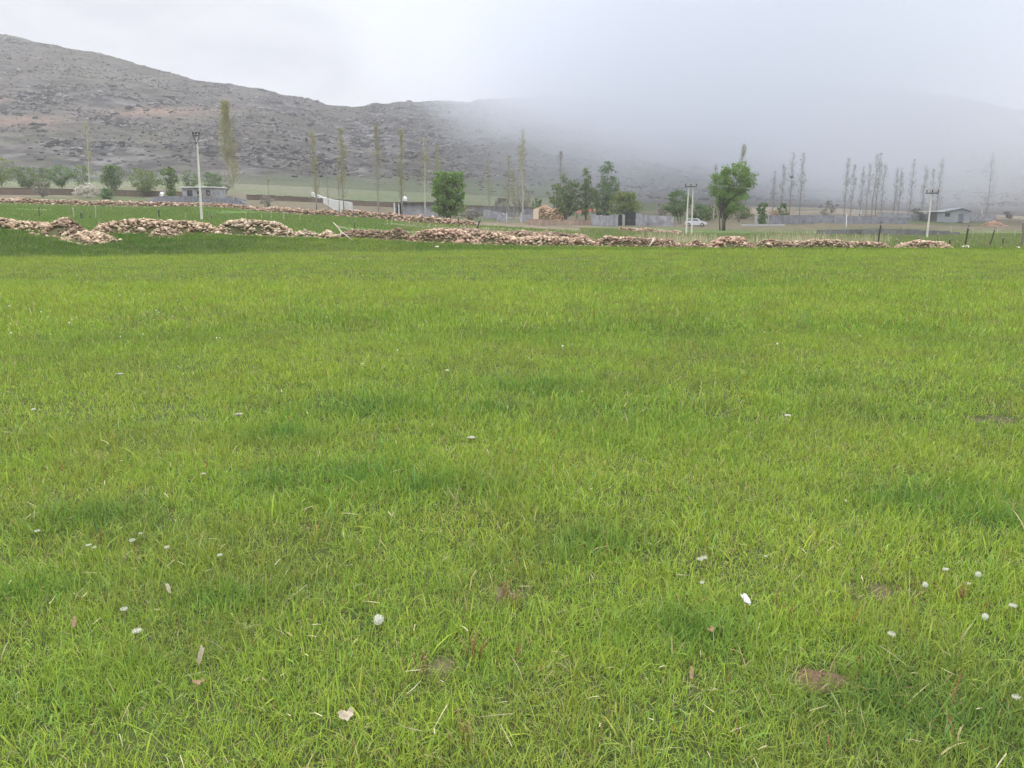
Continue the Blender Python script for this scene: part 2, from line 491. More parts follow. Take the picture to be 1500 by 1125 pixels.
def ground_colour(X, Y, z):
    px = pxof(X, Y)
    n1 = fbm(X / 6.0, Y / 6.0, 101, 4); n2 = fbm(X / 22.0, Y / 22.0, 111, 4); n3 = fbm(X / 1.2, Y / 1.2, 121, 3)
    def mix(a, b, t): return a * (1 - t[:, None]) + np.array(b)[None, :] * t[:, None]
    green = np.array([0.045, 0.060, 0.018])
    c = np.repeat(green[None, :], len(X), 0)
    c = mix(c, (0.030, 0.050, 0.014), lush(X, Y) * 0.6)
    c = mix(c, (0.060, 0.062, 0.024), yellow(X, Y) * 0.4)
    c = mix(c, (0.11, 0.085, 0.055), bare(X, Y) * 0.75)
    # beyond the near wall
    far = sstep(43, 47, Y + 3 * (n1 - .5))
    meadow = np.repeat(np.array([[0.075, 0.135, 0.032]]), len(X), 0)
    meadow = mix(meadow, (0.085, 0.150, 0.036), sstep(0.4, 0.6, fbm(X / 12.0, Y / 2.5, 131, 3)))
    rough = np.repeat(np.array([[0.105, 0.115, 0.055]]), len(X), 0)
    rough = mix(rough, (0.19, 0.155, 0.10), sstep(0.42, 0.62, n1))
    rubble = np.repeat(np.array([[0.24, 0.19, 0.145]]), len(X), 0)
    rubble = mix(rubble, (0.14, 0.13, 0.075), sstep(0.45, 0.62, n1))
    midz = np.repeat(np.array([[0.135, 0.115, 0.075]]), len(X), 0)
    midz = mix(midz, (0.085, 0.10, 0.045), sstep(0.42, 0.6, n2))
    sandy = np.repeat(np.array([[0.36, 0.29, 0.20]]), len(X), 0)
    sandy = mix(sandy, (0.22, 0.18, 0.125), sstep(0.4, 0.6, n1))
    past = np.repeat(np.array([[0.115, 0.135, 0.07]]), len(X), 0)
    past = mix(past, (0.14, 0.14, 0.09), sstep(0.4, 0.65, n2))
    jx = 40 * (n2 - .5)
    tL = sstep(620, 540, px + jx)
    tR = sstep(850, 900, px + jx)
    zone = rubble * (1 - tL[:, None]) * (1 - tR[:, None]) + meadow * tL[:, None] + (0.8 * meadow + 0.2 * rough) * tR[:, None] * (1 - tL[:, None])
    t = sstep(88, 112, Y + 14 * (n2 - .5)); tr = sstep(120, 150, Y)
    t = np.where(px > 850, tr, t)
    zone = zone * (1 - t[:, None]) + midz * t[:, None]
    t = sstep(215, 260, Y) * sstep(1040, 1110, px + jx) * sstep(370, 320, Y)
    zone = zone * (1 - t[:, None]) + sandy * t[:, None]
    t = sstep(235, 262, Y) * sstep(930, 780, px + jx)
    zone = zone * (1 - t[:, None]) + past * t[:, None]
    t = sstep(330, 400, Y)
    zone = zone * (1 - t[:, None]) + np.array([[0.085, 0.076, 0.062]]) * t[:, None]
    c = c * (1 - far[:, None]) + zone * far[:, None]
    c = c * (0.85 + 0.3 * n3[:, None])
    return np.clip(c, 0, 1)

def polar_sheet(thetas, radii, closed, f):
    nt, nr = len(thetas), len(radii)
    TH, RR = np.meshgrid(thetas, radii, indexing='ij')
    X = (np.sin(TH) * RR).ravel(); Y = (np.cos(TH) * RR).ravel()
    z = f(X, Y, TH.ravel(), RR.ravel())
    i = np.arange(nt if closed else nt - 1)[:, None]; j = np.arange(nr - 1)[None, :]
    i2 = (i + 1) % nt
    q = np.stack([i * nr + j, i * nr + j + 1, i2 * nr + j + 1, i2 * nr + j], -1).reshape(-1, 4)
    return X, Y, z, q

HILL_R0 = 322.0
def ground_h(X, Y, TH, RR):
    th = np.clip(TH, -R(46), R(46))
    fade = sstep(R(110), R(50), np.abs(TH))
    Xe, Ye = np.sin(th) * RR, np.cos(th) * RR
    h = HZ(Xe, Ye)
    h = np.where(RR > 900, np.minimum(h, 60), h)
    h = h * fade + (1 - fade) * 0.0
    return np.where(RR > HILL_R0 + 10, np.where(np.abs(TH) < R(48), h - np.minimum(6.0, (RR - HILL_R0 - 10) * 0.12), h), h)
tf = np.linspace(-R(48), R(48), 761)
tb = np.linspace(R(48), R(312), 120)[1:-1]
thetas = np.concatenate([tf, tb])
thw = (thetas + math.pi) % (2 * math.pi) - math.pi
rad = np.concatenate([[0.05], np.exp(np.linspace(math.log(0.6), math.log(355), 330)), [420, 520, 700, 1000, 1500, 2400, 4000]])
X, Y, z, q = polar_sheet(thw, rad, True, ground_h)
gc = ground_colour(X, np.abs(Y) + 0.01, z)
gc4 = np.concatenate([gc, np.ones((len(gc), 1))], 1)
me = mesh_np('ground', np.stack([X, Y, z], 1), None, {'gc': ('FLOAT_COLOR', gc4)}, True, q[:, ::-1])
M_ground = attrmat('ground_soil_and_turf', 'gc', 0.95, 0.1, 9.0, 0.28, bump=0.02, scale2=0.55)
ground = tag(link('ground', me, M_ground), kind='structure')

# ------------------------------------------------------------------ the hills
def hill_h(X, Y, TH, RR):
    return HZ(X, Y) - sstep(HILL_R0 + 12, HILL_R0 - 4, RR) * 0.6
tf = np.linspace(-R(44), R(44), 1500)
rad = np.concatenate([np.linspace(HILL_R0 - 4, 480, 170), np.linspace(480, 960, 400)[1:], np.linspace(960, 1500, 40)[1:]])
X, Y, z, q = polar_sheet(tf, rad, False, hill_h)
px = pxof(X, Y)
py = 562.5 - F * np.tan(np.arctan2(z - CAMH, Y) + PITCH)
rm = rock_mask(X, Y, z)
def mixc(a, b, t): return a * (1 - t[:, None]) + np.array(b)[None, :] * t[:, None]
n1 = fbm(X / 60, Y / 60, 201, 4); n2 = fbm(X / 14, (z + .1 * X) / 5, 211, 4); n3 = fbm(X / 5, z / 2.2, 221, 3)
c = np.repeat(np.array([[0.064, 0.053, 0.045]]), len(X), 0)
c = mixc(c, (0.050, 0.050, 0.031), sstep(0.42, 0.6, n1) * 0.8)
c = mixc(c, (0.085, 0.072, 0.062), sstep(0.55, 0.7, n2) * 0.6)
c = mixc(c, (0.070, 0.066, 0.066), rm * 0.75)
c = mixc(c, (0.035, 0.034, 0.038), rm * sstep(0.52, 0.62, n3) * 0.85)
c = mixc(c, (0.15, 0.142, 0.135), rm * sstep(0.60, 0.70, fbm(X / 9, z / 3, 231, 3)) * 0.7)
c = mixc(c, (0.085, 0.085, 0.06), (1 - rm) * sstep(0.62, 0.70, n3) * 0.7)
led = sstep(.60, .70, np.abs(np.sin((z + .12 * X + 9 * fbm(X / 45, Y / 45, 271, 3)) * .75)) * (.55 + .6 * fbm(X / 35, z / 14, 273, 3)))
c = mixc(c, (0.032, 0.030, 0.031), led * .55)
n4 = fbm(X / 7, (z + .1 * X) / 1.5, 251, 3); n5 = fbm(X / 11, (z + .1 * X) / 2.4, 261, 3)
c = mixc(c, (0.018, 0.017, 0.019), sstep(0.53, 0.59, n4) * (.55 + .3 * rm))
c = mixc(c, (0.14, 0.132, 0.122), sstep(0.58, 0.66, n5) * (.2 + .5 * rm))
red = np.maximum.reduce([
    np.exp(-(((px - 250) / 90) ** 2 + ((py - 164 + 0.02 * (px - 250)) / 7) ** 2)),
    0.8 * np.exp(-(((px - 55) / 60) ** 2 + ((py - 178) / 9) ** 2)),
    0.7 * np.exp(-(((px - 10) / 30) ** 2 + ((py - 145) / 7) ** 2))]) * (0.4 + 0.9 * fbm(X / 10, z / 4, 241, 3))
c = mixc(c, (0.19, 0.125, 0.092), np.clip(red, 0, 1) * 0.8)
lowp = sstep(250, 275, py + 14 * (n1 - .5))
c = mixc(c, (0.078, 0.092, 0.050), lowp * sstep(900, 780, px))
c = mixc(c, (0.085, 0.076, 0.062), lowp * sstep(780, 900, px))
c4 = np.concatenate([np.clip(c, 0, 1), np.ones((len(c), 1))], 1)
me = mesh_np('hills', np.stack([X, Y, z], 1), None, {'gc': ('FLOAT_COLOR', c4)}, True, q[:, ::-1])
M_hill = attrmat('stony_hillside', 'gc', 0.95, 0.1, 0.45, 0.35, bump=0.5)
hills = tag(link('hills', me, M_hill), kind='structure')

# ---- loose rock and scrub over the hills: nobody could count them
def ico(sub=1):
    bm = bmesh.new(); bmesh.ops.create_icosphere(bm, subdivisions=sub, radius=1.0)
    V = np.array([v.co[:] for v in bm.verts]); T = np.array([[v.index for v in f.verts] for f in bm.faces]); bm.free()
    return V, T
ICO1, ICO2 = ico(1), ico(2)
def rocks_mesh(name, P, S, yaw, tint, base, tilt=None, jit=0.28, seed=1):
    """many irregular stones in one mesh: centres P, half sizes S (n,3), colour per stone"""
    V0, T0 = base
    r = np.random.default_rng(seed)
    n = len(P); k = len(V0)
    J = 1 + r.uniform(-jit, jit, (n, k))
    V = V0[None] * J[..., None] * S[:, None, :]
    if tilt is not None:
        ct, st_ = np.cos(tilt)[:, None], np.sin(tilt)[:, None]
        x, zz = V[..., 0].copy(), V[..., 2].copy()
        V[..., 0] = x * ct - zz * st_; V[..., 2] = x * st_ + zz * ct
    cy, sy = np.cos(yaw)[:, None], np.sin(yaw)[:, None]
    x, y = V[..., 0].copy(), V[..., 1].copy()
    V[..., 0] = x * cy - y * sy; V[..., 1] = x * sy + y * cy
    V = V + P[:, None, :]
    T = (T0[None] + (np.arange(n) * k)[:, None, None]).reshape(-1, 3)
    c = np.repeat(np.concatenate([tint, np.ones((n, 1))], 1)[:, None, :], k, 1).reshape(-1, 4)
    return mesh_np(name, V.reshape(-1, 3), T, {'gc': ('FLOAT_COLOR', c)})
M_stone = attrmat('weathered_stone', 'gc', 0.9, 0.2, 6.0, 0.3, bump=0.01)
M_rock = attrmat('hill_rock', 'gc', 0.95, 0.15, 0.8, 0.3)
def hill_scatter(n, seed, want):
    r = np.random.default_rng(seed)
    a = np.tan(r.uniform(-R(42), R(42), n * 5)); y = np.sqrt(r.uniform(365 ** 2, 880 ** 2, n * 5))
    x = a * y
    z = HZ(x, y)
    p = want(x, y, z)
    keep = r.uniform(0, 1, len(x)) < p
    return x[keep][:n], y[keep][:n], z[keep][:n]
x, y, z = hill_scatter(70000, 5, lambda x, y, z: np.clip(0.035 + 2.2 * (.15 + rock_mask(x, y, z)) * sstep(.46, .60, fbm(x / 26, (z + .14 * x) / 5.5, 411, 4)), 0, 1) * sstep(370, 430, y))
r = np.random.default_rng(6); n = len(x)
sz = np.exp(r.normal(-0.72, 0.55, n)) * (.75 + .25 * rock_mask(x, y, z))
S = np.stack([sz * r.uniform(.8, 2.4, n), sz * r.uniform(.7, 1.1, n), sz * r.uniform(.45, .95, n)], 1)
g = r.uniform(0, 1, n)[:, None]; dk = (r.uniform(0, 1, n) < 0.55)[:, None]
tint = np.where(dk, np.array([[0.026, 0.024, 0.025]]) * (0.5 + 1.3 * g), np.array([[0.18, 0.168, 0.157]]) * (0.5 + 0.7 * g))
me = rocks_mesh('hill_rocks', np.stack([x, y, z + sz * .1], 1), S, r.uniform(-.5, .5, n), tint, ICO1, r.normal(.12, .2, n), seed=7)
tag(link('hill_rocks', me, M_rock), 'dark and pale rocks scattered over the stony hillsides', 'rocks', kind='stuff')
x, y, z = hill_scatter(7000, 15, lambda x, y, z: np.clip(0.12 + 0.5 * fbm(x / 40, y / 40, 401, 3) - 0.3 * rock_mask(x, y, z), 0, 1))
r = np.random.default_rng(16); n = len(x)
sz = np.exp(r.normal(-0.65, 0.4, n))
S = np.stack([sz * r.uniform(.9, 2.0, n), sz, sz * r.uniform(.4, .6, n)], 1)
g = r.uniform(0, 1, n)[:, None]
tint = np.array([[0.040, 0.042, 0.028]]) * (0.6 + 0.9 * g)
me = rocks_mesh('scrub', np.stack([x, y, z + sz * .2], 1), S, r.uniform(-3, 3, n), tint, ICO1, None, 0.4, 8)
tag(link('scrub', me, M_rock), 'low dark cushion scrub dotted over the hillsides', 'scrub', kind='stuff')

# ------------------------------------------------------------------ grass
def bank(X, Y):                  # steep lush strip below the near wall; its shading is put into blade colour
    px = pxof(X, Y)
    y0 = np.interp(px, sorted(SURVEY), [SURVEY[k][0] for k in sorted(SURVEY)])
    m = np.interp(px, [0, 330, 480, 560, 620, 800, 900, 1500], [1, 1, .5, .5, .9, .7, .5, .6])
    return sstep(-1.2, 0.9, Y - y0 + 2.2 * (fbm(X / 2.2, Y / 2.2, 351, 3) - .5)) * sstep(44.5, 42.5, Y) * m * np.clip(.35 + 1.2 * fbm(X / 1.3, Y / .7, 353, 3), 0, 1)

def blades(n_per, y0, y1, w0, w1, len0, len1, seg, seed, amax=0.80):
    r = np.random.default_rng(seed)
    side = 3.2 if y1 < 25 else 0.0      # beyond the edges of the frame too
    area = amax * (y1 * y1 - y0 * y0) + 2 * side * (y1 - y0)
    n = int(area * n_per)
    # two blades in three belong to a tuft and lean out of it
    nt = max(1, n // 13)
    wid = lambda k: np.interp(r.uniform(0, 1, k), np.linspace(0, 1, 65), _cdf)
    yy_ = np.linspace(y0, y1, 65); _a = amax * (yy_ ** 2 - y0 ** 2) + 2 * side * (yy_ - y0); _cdf = np.interp(np.linspace(0, 1, 65), _a / _a[-1], yy_)
    tY = wid(nt); tX = r.uniform(-1, 1, nt) * (amax * tY + side)
    tg, tl, tb = r.uniform(0, 1, nt), np.exp(r.normal(0, .28, nt)), r.uniform(0, 1, nt)
    ti = r.integers(0, nt, n); sg = .022 + .0035 * tY[ti]
    ox, oy = r.normal(0, 1, n) * sg, r.normal(0, 1, n) * sg
    X, Y = tX[ti] + ox, tY[ti] + oy
    lone = r.uniform(0, 1, n) < .36
    uY = wid(n); uX = r.uniform(-1, 1, n) * (amax * uY + side)
    X, Y = np.where(lone, uX, X), np.where(lone, uY, Y)
    azt = np.arctan2(oy, ox) + r.normal(0, .75, n)
    tg, tl, tb = np.where(lone, r.uniform(0, 1, n), tg[ti]), np.where(lone, .8, tl[ti]), np.where(lone, .5, tb[ti])
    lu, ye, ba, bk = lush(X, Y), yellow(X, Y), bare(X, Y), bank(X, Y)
    pat = fbm(X / 0.35, Y / 0.35, 331, 3)
    keep = r.uniform(0, 1, n) > np.clip(ba * 0.93, 0, 1)
    keep &= r.uniform(0, 1, n) < 0.55 + 0.9 * pat
    X, Y, lu, ye, ba, bk, pat, azt, tg, tl, tb, lone = [v[keep] for v in (X, Y, lu, ye, ba, bk, pat, azt, tg, tl, tb, lone)]
    n = len(X)
    z = HZ(X, Y)
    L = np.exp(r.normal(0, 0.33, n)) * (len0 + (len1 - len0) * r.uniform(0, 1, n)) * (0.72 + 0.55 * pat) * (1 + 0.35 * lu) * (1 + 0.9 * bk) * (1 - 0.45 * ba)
    Wd = r.uniform(w0, w1, n) * (1 + 0.25 * lu) * np.where(r.uniform(0, 1, n) < (.03 if seg == 3 else 0), 2.6, 1.0)
    L = L * tl
    az = np.where(lone, r.uniform(0, 2 * math.pi, n), azt)
    lean = np.abs(r.normal(0.6, 0.5, n)) + 0.1
    lean = np.clip(lean, 0, 1.25)
    curl = r.uniform(0.1, 1.0, n)
    dry = r.uniform(0, 1, n) < (0.035 + 0.05 * ye * (1 - lu) + 0.3 * ba)
    lean = np.where(dry, np.clip(lean * 1.5 + .2, 0, 1.5), lean)
    dx, dy = np.cos(az), np.sin(az)
    wx, wy = -dy, dx
    if seg == 3: ts, wf = [0, .38, .72, 1.0], [0.75, 1.0, .72, 0]
    elif seg == 2: ts, wf = [0, .55, 1.0], [0.85, .85, 0]
    else: ts, wf = [0, 1.0], [1.0, 0]
    vs = []
    for t, w in zip(ts, wf):
        ang = lean * (0.55 + curl * t)               # angle from vertical grows to the tip
        hr = L * t * np.sin(ang); hz = L * t * np.cos(ang)
        c = np.stack([X + dx * hr, Y + dy * hr, z + hz - 0.006], 1)
        if w == 0: vs.append(c)
        else:
            o = np.stack([wx, wy, np.zeros(n)], 1) * (Wd * w * .5)[:, None]
            vs.append(c - o); vs.append(c + o)
    V = np.stack(vs, 1); k = V.shape[1]
    tri = []
    for s in range(seg - 1):
        a = 2 * s; tri += [(a, a + 1, a + 3), (a, a + 3, a + 2)]
    tri.append((k - 3, k - 2, k - 1))
    T = (np.array(tri)[None] + (np.arange(n) * k)[:, None, None]).reshape(-1, 3)
    g = (.45 * r.uniform(0, 1, n) + .55 * tg)[:, None]
    c = np.array([[0.105, 0.195, 0.024]]) * (1 - g) + np.array([[0.345, 0.460, 0.068]]) * g
    ol = sstep(.46, .62, fbm(X / .55, Y / .55, 341, 4))[:, None] * .45
    c = c * (1 - ol) + ol * np.array([[0.19, 0.205, 0.055]]) * (.75 + .5 * g)
    lu_, ye_ = lu[:, None], ye[:, None]
    c = c * (1 - .58 * lu_) + .58 * lu_ * (np.array([[0.095, 0.19, 0.034]]) * (.8 + .5 * g))
    c = c * (1 - .55 * ye_ * (1 - lu_)) + .55 * ye_ * (1 - lu_) * (np.array([[0.31, 0.39, 0.045]]) * (.8 + .4 * g))
    cool = (tb > .78)[:, None]; c = np.where(cool, c * np.array([[.82, .95, 1.1]]), c)
    warm = (tb < .16)[:, None]; c = np.where(warm, c * np.array([[1.15, .98, 1.1]]), c)
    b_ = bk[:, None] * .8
    c = c * (1 - b_) + b_ * np.array([[0.045, 0.115, 0.022]]) * (.8 + .5 * g)  # lush bank blades, darkened further so the colour carries the bank's shading
    blu = (r.uniform(0, 1, n) < .10)[:, None]
    c = np.where(blu, c * np.array([[.78, .95, 1.6]]), c)
    dc = np.array([[0.42, 0.36, 0.19]]) * (.6 + .6 * g)
    c = np.where(dry[:, None], dc, c)
    rd = (r.uniform(0, 1, n) < .010 + .05 * ba)[:, None]
    c = np.where(rd, np.array([[0.24, 0.11, 0.05]]), c)
    c4 = np.concatenate([c, np.ones((n, 1))], 1)
    return V.reshape(-1, 3), T, np.repeat(c4[:, None, :], k, 1).reshape(-1, 4)

def beyond(n_per, y0, y1, seed):  # meadow tufts past the near wall
    r = np.random.default_rng(seed)
    amax = 0.72
    n = int(amax * (y1 * y1 - y0 * y0) * n_per)
    Y = np.sqrt(r.uniform(y0 * y0, y1 * y1, n)); X = r.uniform(-amax, amax, n) * Y
    px = pxof(X, Y)
    nn = fbm(X / 6., Y / 6., 501, 3)
    p = sstep(600, 540, px) + sstep(850, 900, px) + .25
    p = p * sstep(.3, .5, nn + .12) * np.where(px > 850, sstep(122, 112, Y), sstep(100, 90, Y))
    k_ = r.uniform(0, 1, n) < p
    X, Y, px, nn = X[k_], Y[k_], px[k_], nn[k_]; n = len(X)
    z = HZ(X, Y)
    L = r.uniform(.08, .22, n) * np.where(px > 850, 1.7, 1.0); Wd = r.uniform(.03, .06, n)
    az = r.uniform(0, 6.283, n); ln = r.uniform(.05, .5, n)
    w = np.stack([np.cos(az), np.sin(az), 0 * az], 1) * Wd[:, None]
    b = np.stack([X, Y, z - .02], 1)
    tip = b + np.stack([np.sin(az) * L * ln, np.cos(az) * L * ln, L], 1)
    V = np.stack([b - w, b + w, tip], 1).reshape(-1, 3)
    T = np.arange(n * 3).reshape(-1, 3)
    g = r.uniform(0, 1, n)[:, None]
    c = np.array([[0.115, 0.185, 0.048]]) * (1 - g) + np.array([[0.20, 0.285, 0.078]]) * g
    dry = (r.uniform(0, 1, n) < np.where(px > 850, .30, .08))[:, None]
    c = np.where(dry, np.array([[0.33, 0.29, 0.17]]) * (.6 + .6 * g), c)
    return V, T, np.repeat(np.concatenate([c, np.ones((n, 1))], 1)[:, None, :], 3, 1).reshape(-1, 4)

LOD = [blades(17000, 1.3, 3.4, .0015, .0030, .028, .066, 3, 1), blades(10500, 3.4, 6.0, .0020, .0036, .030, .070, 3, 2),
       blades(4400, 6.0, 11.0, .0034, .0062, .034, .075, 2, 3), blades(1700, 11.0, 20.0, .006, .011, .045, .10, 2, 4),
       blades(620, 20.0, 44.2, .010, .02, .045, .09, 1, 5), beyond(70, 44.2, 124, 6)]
off = 0; Vs, Ts, Cs = [], [], []
for V, T, C in LOD:
    Vs.append(V); Ts.append(T + off); Cs.append(C); off += len(V)
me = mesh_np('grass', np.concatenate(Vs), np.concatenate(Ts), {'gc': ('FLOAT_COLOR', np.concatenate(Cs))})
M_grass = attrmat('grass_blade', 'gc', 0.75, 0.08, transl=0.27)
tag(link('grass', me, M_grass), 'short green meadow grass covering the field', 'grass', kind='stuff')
print('GRASS verts', off)
del LOD, Vs, Ts, Cs

# ------------------------------------------------------------------ placing things by where their foot meets the ground
_YS = np.concatenate([np.arange(43, 130, 0.5), np.arange(130, 420, 1.5)])
def gp(px, py, ymin=43.0):
    X = (px - 750) / F * _YS * CP
    z = HZ(X, _YS)
    rows = 562.5 - F * np.tan(np.arctan2(z - CAMH, _YS) + PITCH)
    ok = (rows <= py) & (_YS >= ymin)
    i = int(np.argmax(ok)) if ok.any() else len(_YS) - 1
    return gnd(px, float(_YS[i]))

def zrow(py, Y): return CAMH + dirz(py) * Y

# ------------------------------------------------------------------ dry-stone walls and heaps
M_core = nmat('earth_between_stones', (0.10, 0.085, 0.05), (0.17, 0.13, 0.09), 2.5, 0.95, c3=(0.09, 0.10, 0.04))
TAN = [(0.50, 0.42, 0.31), (0.38, 0.30, 0.215), (0.26, 0.205, 0.15), (0.58, 0.51, 0.40)]
PINK = [(0.48, 0.36, 0.285), (0.39, 0.285, 0.22), (0.27, 0.20, 0.15), (0.54, 0.45, 0.36)]
BROWN = [(0.30, 0.235, 0.175), (0.24, 0.175, 0.13), (0.35, 0.29, 0.225), (0.17, 0.135, 0.10)]
PALE = [(0.60, 0.55, 0.45), (0.48, 0.43, 0.33), (0.40, 0.35, 0.27)]
_wn = [0]
def stone_wall(label, pts, hs, thick=0.8, size=0.13, pal=TAN, dens=1.0, base=None, name='stone_wall', cat='stone wall', group=None, rough=0.24):
    """pts: [(px, Y)] along the foot; hs: height at each"""
    _wn[0] += 1
    r = np.random.default_rng(900 + _wn[0])
    P = [gnd(px, Y) for px, Y in pts]
    root = thing(name, P[len(P) // 2], label, cat, group)
    size = size * .44
    o = root.location
    seg = np.array([0] + [(Vector((b.x - a.x, b.y - a.y))).length for a, b in zip(P, P[1:])]); cum = np.cumsum(seg); Ltot = cum[-1]
    xs = np.array([p.x for p in P]); ys = np.array([p.y for p in P])
    def centre(s):
        return np.interp(s, cum, xs), np.interp(s, cum, ys)
    def height(s, c):
        h = np.interp(s, cum, hs) * (1 - rough + 2 * rough * fbm(s / 0.9 + _wn[0] * 7, s * 0 + 3.1, 600 + _wn[0], 3))
        end = np.clip(np.minimum(s, Ltot - s) / 0.7, 0, 1) ** 0.6
        return h * end * np.clip(1 - np.abs(c) ** 2.2, 0, 1)
    def normal(s):
        e = 0.05
        x0, y0 = centre(np.clip(s - e, 0, Ltot)); x1, y1 = centre(np.clip(s + e, 0, Ltot))
        d = np.hypot(x1 - x0, y1 - y0) + 1e-9
        return -(y1 - y0) / d, (x1 - x0) / d
    # earth core
    ns_, nc = max(8, int(Ltot / 0.35)), 9
    S_, C_ = np.meshgrid(np.linspace(0, Ltot, ns_), np.linspace(-1, 1, nc), indexing='ij')
    S_, C_ = S_.ravel(), C_.ravel()
    cx, cy = centre(S_); nx, ny = normal(S_)
    X = cx + nx * C_ * thick * .5; Y = cy + ny * C_ * thick * .5
    Z = HZ(X, Y) + height(S_, C_) * 0.88 - 0.04
    i = np.arange(ns_ - 1)[:, None]; j = np.arange(nc - 1)[None]
    q = np.stack([i * nc + j, (i + 1) * nc + j, (i + 1) * nc + j + 1, i * nc + j + 1], -1).reshape(-1, 4)
    link('earth_core', mesh_np('earth_core', np.stack([X - o.x, Y - o.y, Z - o.z], 1), None, None, True, q), M_core, root)
    # stones
    hm = float(np.mean(hs))
    n = int(Ltot * (thick + 1.6 * hm) / (3.2 * size * size) * 1.15 * dens)
    s = r.uniform(0, Ltot, n); c = np.clip(r.normal(-0.25, 0.62, n), -1.12, 1.12)
    cx, cy = centre(s); nx, ny = normal(s)
    X = cx + nx * c * thick * .5; Y = cy + ny * c * thick * .5
    h = height(s, c)
    sz = size * np.exp(r.normal(0, 0.33, n))
    Z = HZ(X, Y) + h + r.uniform(-.35, .15, n) * sz
    S3 = np.stack([sz * r.uniform(.9, 1.9, n), sz * r.uniform(.8, 1.3, n), sz * r.uniform(.45, .85, n)], 1)
    pa = np.array(pal); tint = pa[r.integers(0, len(pa), n)] * r.uniform(.72, 1.12, n)[:, None] * np.array([[.98, .89, .82]])
    me = rocks_mesh('stones', np.stack([X - o.x, Y - o.y, Z - o.z], 1), S3, r.uniform(0, 6.28, n), tint, ICO1, r.normal(0, .35, n), 0.32, 950 + _wn[0])
    link('stones', me, M_stone, root)
    return root

GW = 'broken dry stone wall along the far edge of the field'
stone_wall('low tan rubble wall on top of the grass bank at the left edge of the photo', [(-70, 41), (0, 41), (35, 41.3), (92, 41.5)], [.6, .55, .36, .34], .9, .14, TAN, group=GW)
stone_wall('tall tumbled heap of brown field stones beside the left grass bank', [(76, 40.2), (98, 40), (124, 40)], [.5, .72, .45], 2.2, .16, BROWN + TAN, name='stone_heap', cat='stone heap', group=GW)
stone_wall('spilled stones sliding down the bank from the brown heap', [(118, 39), (140, 38.2), (158, 37.6)], [.45, .4, .15], 1.8, .13, TAN, .8, name='stone_heap', cat='stone heap', group=GW)
stone_wall('long tan dry stone wall below the single utility pole', [(138, 42), (185, 42), (250, 41.8), (326, 42.2)], [.5, .72, .68, .45], .9, .14, TAN, group=GW)
stone_wall('stones slumped in front of the long tan wall where it bulges', [(228, 40.4), (262, 40)], [.6, .3], 1.2, .12, BROWN + TAN, .8, name='stone_heap', cat='stone heap', group=GW)
stone_wall('pale stepped stone wall to the right of the single utility pole', [(316, 42.4), (352, 42.3), (380, 42.3), (432, 42.7)], [.5, .75, .72, .65], .9, .145, TAN + PALE, group=GW)
stone_wall('thin scatter of whitish stones bridging the gap after the pale stepped wall', [(422, 42.7), (455, 43), (476, 43.5)], [.32, .28, .18], .7, .12, PALE, .8, group=GW)
stone_wall('small stone pile beside the fallen dead branch', [(472, 43), (490, 42.6)], [.55, .5], 1.0, .14, TAN, name='stone_heap', cat='stone heap', group=GW)
stone_wall('overgrown brown rubble wall behind the dead branch', [(498, 44.5), (545, 44.2), (604, 44)], [.42, .5, .55], 1.2, .12, BROWN, .8, group=GW)
stone_wall('pinkish dry stone wall in front of the round dense tree', [(600, 43.8), (640, 43.4), (700, 43.2)], [.55, .72, .65], 1.0, .135, PINK, group=GW)
stone_wall('pinkish stone wall dipping in the middle of the field edge', [(697, 43.6), (760, 43.4), (820, 43.6), (872, 44)], [.62, .5, .45, .5], 1.0, .13, PINK + TAN, group=GW)
stone_wall('broad grey-brown rubble bank rising behind the pinkish wall', [(655, 54), (700, 53), (760, 52), (820, 52), (868, 53)], [.4, .5, .5, .55, .4], 3.4, .19, BROWN, .55, group=GW)
stone_wall('low mossy stone wall below the black gate', [(870, 44), (930, 44.2), (1000, 44.4)], [.55, .5, .45], 1.0, .12, PINK + BROWN, group=GW)
stone_wall('pink stone mound at the field edge under the big leafy tree', [(1034, 44.8), (1062, 44.6), (1102, 44.8)], [.55, .75, .6], 1.6, .14, PINK, name='stone_heap', cat='stone heap', group=GW)
stone_wall('low earthy stone wall at the foot of the twin poles', [(1000, 44.4), (1036, 44.6)], [.42, .45], .9, .11, BROWN + PINK, group=GW)
stone_wall('long low tan stone wall at the field edge under the grey block wall', [(1100, 44.8), (1180, 44.8), (1250, 44.8), (1306, 44.8)], [.5, .5, .45, .3], .9, .115, TAN + BROWN, .9, group=GW)
stone_wall('last low stretch of stones at the foot of the slanting utility pole', [(1308, 44.8), (1350, 44.6), (1392, 44.8)], [.4, .55, .4], .9, .13, PINK + TAN, group=GW)
stone_wall('far reddish rubble wall crossing the slope below the block house', [(-80, 101), (60, 103), (160, 103), (250, 106), (330, 106), (420, 102), (500, 98)], [.62, .6, .55, .5, .45, .6, .75], 1.6, .24, BROWN + PINK, .8, group=GW)
stone_wall('far pinkish rubble wall in front of the flat roofed shed', [(500, 97), (560, 95), (620, 92), (700, 92)], [.8, .8, .7, .6], 1.8, .24, PINK + BROWN, .8, group=GW)
stone_wall('reddish rubble strip in the rough pasture below the black gate', [(905, 100), (950, 100), (1000, 104)], [.6, .7, .4], 2.2, .2, BROWN + PINK, .7, group=GW)

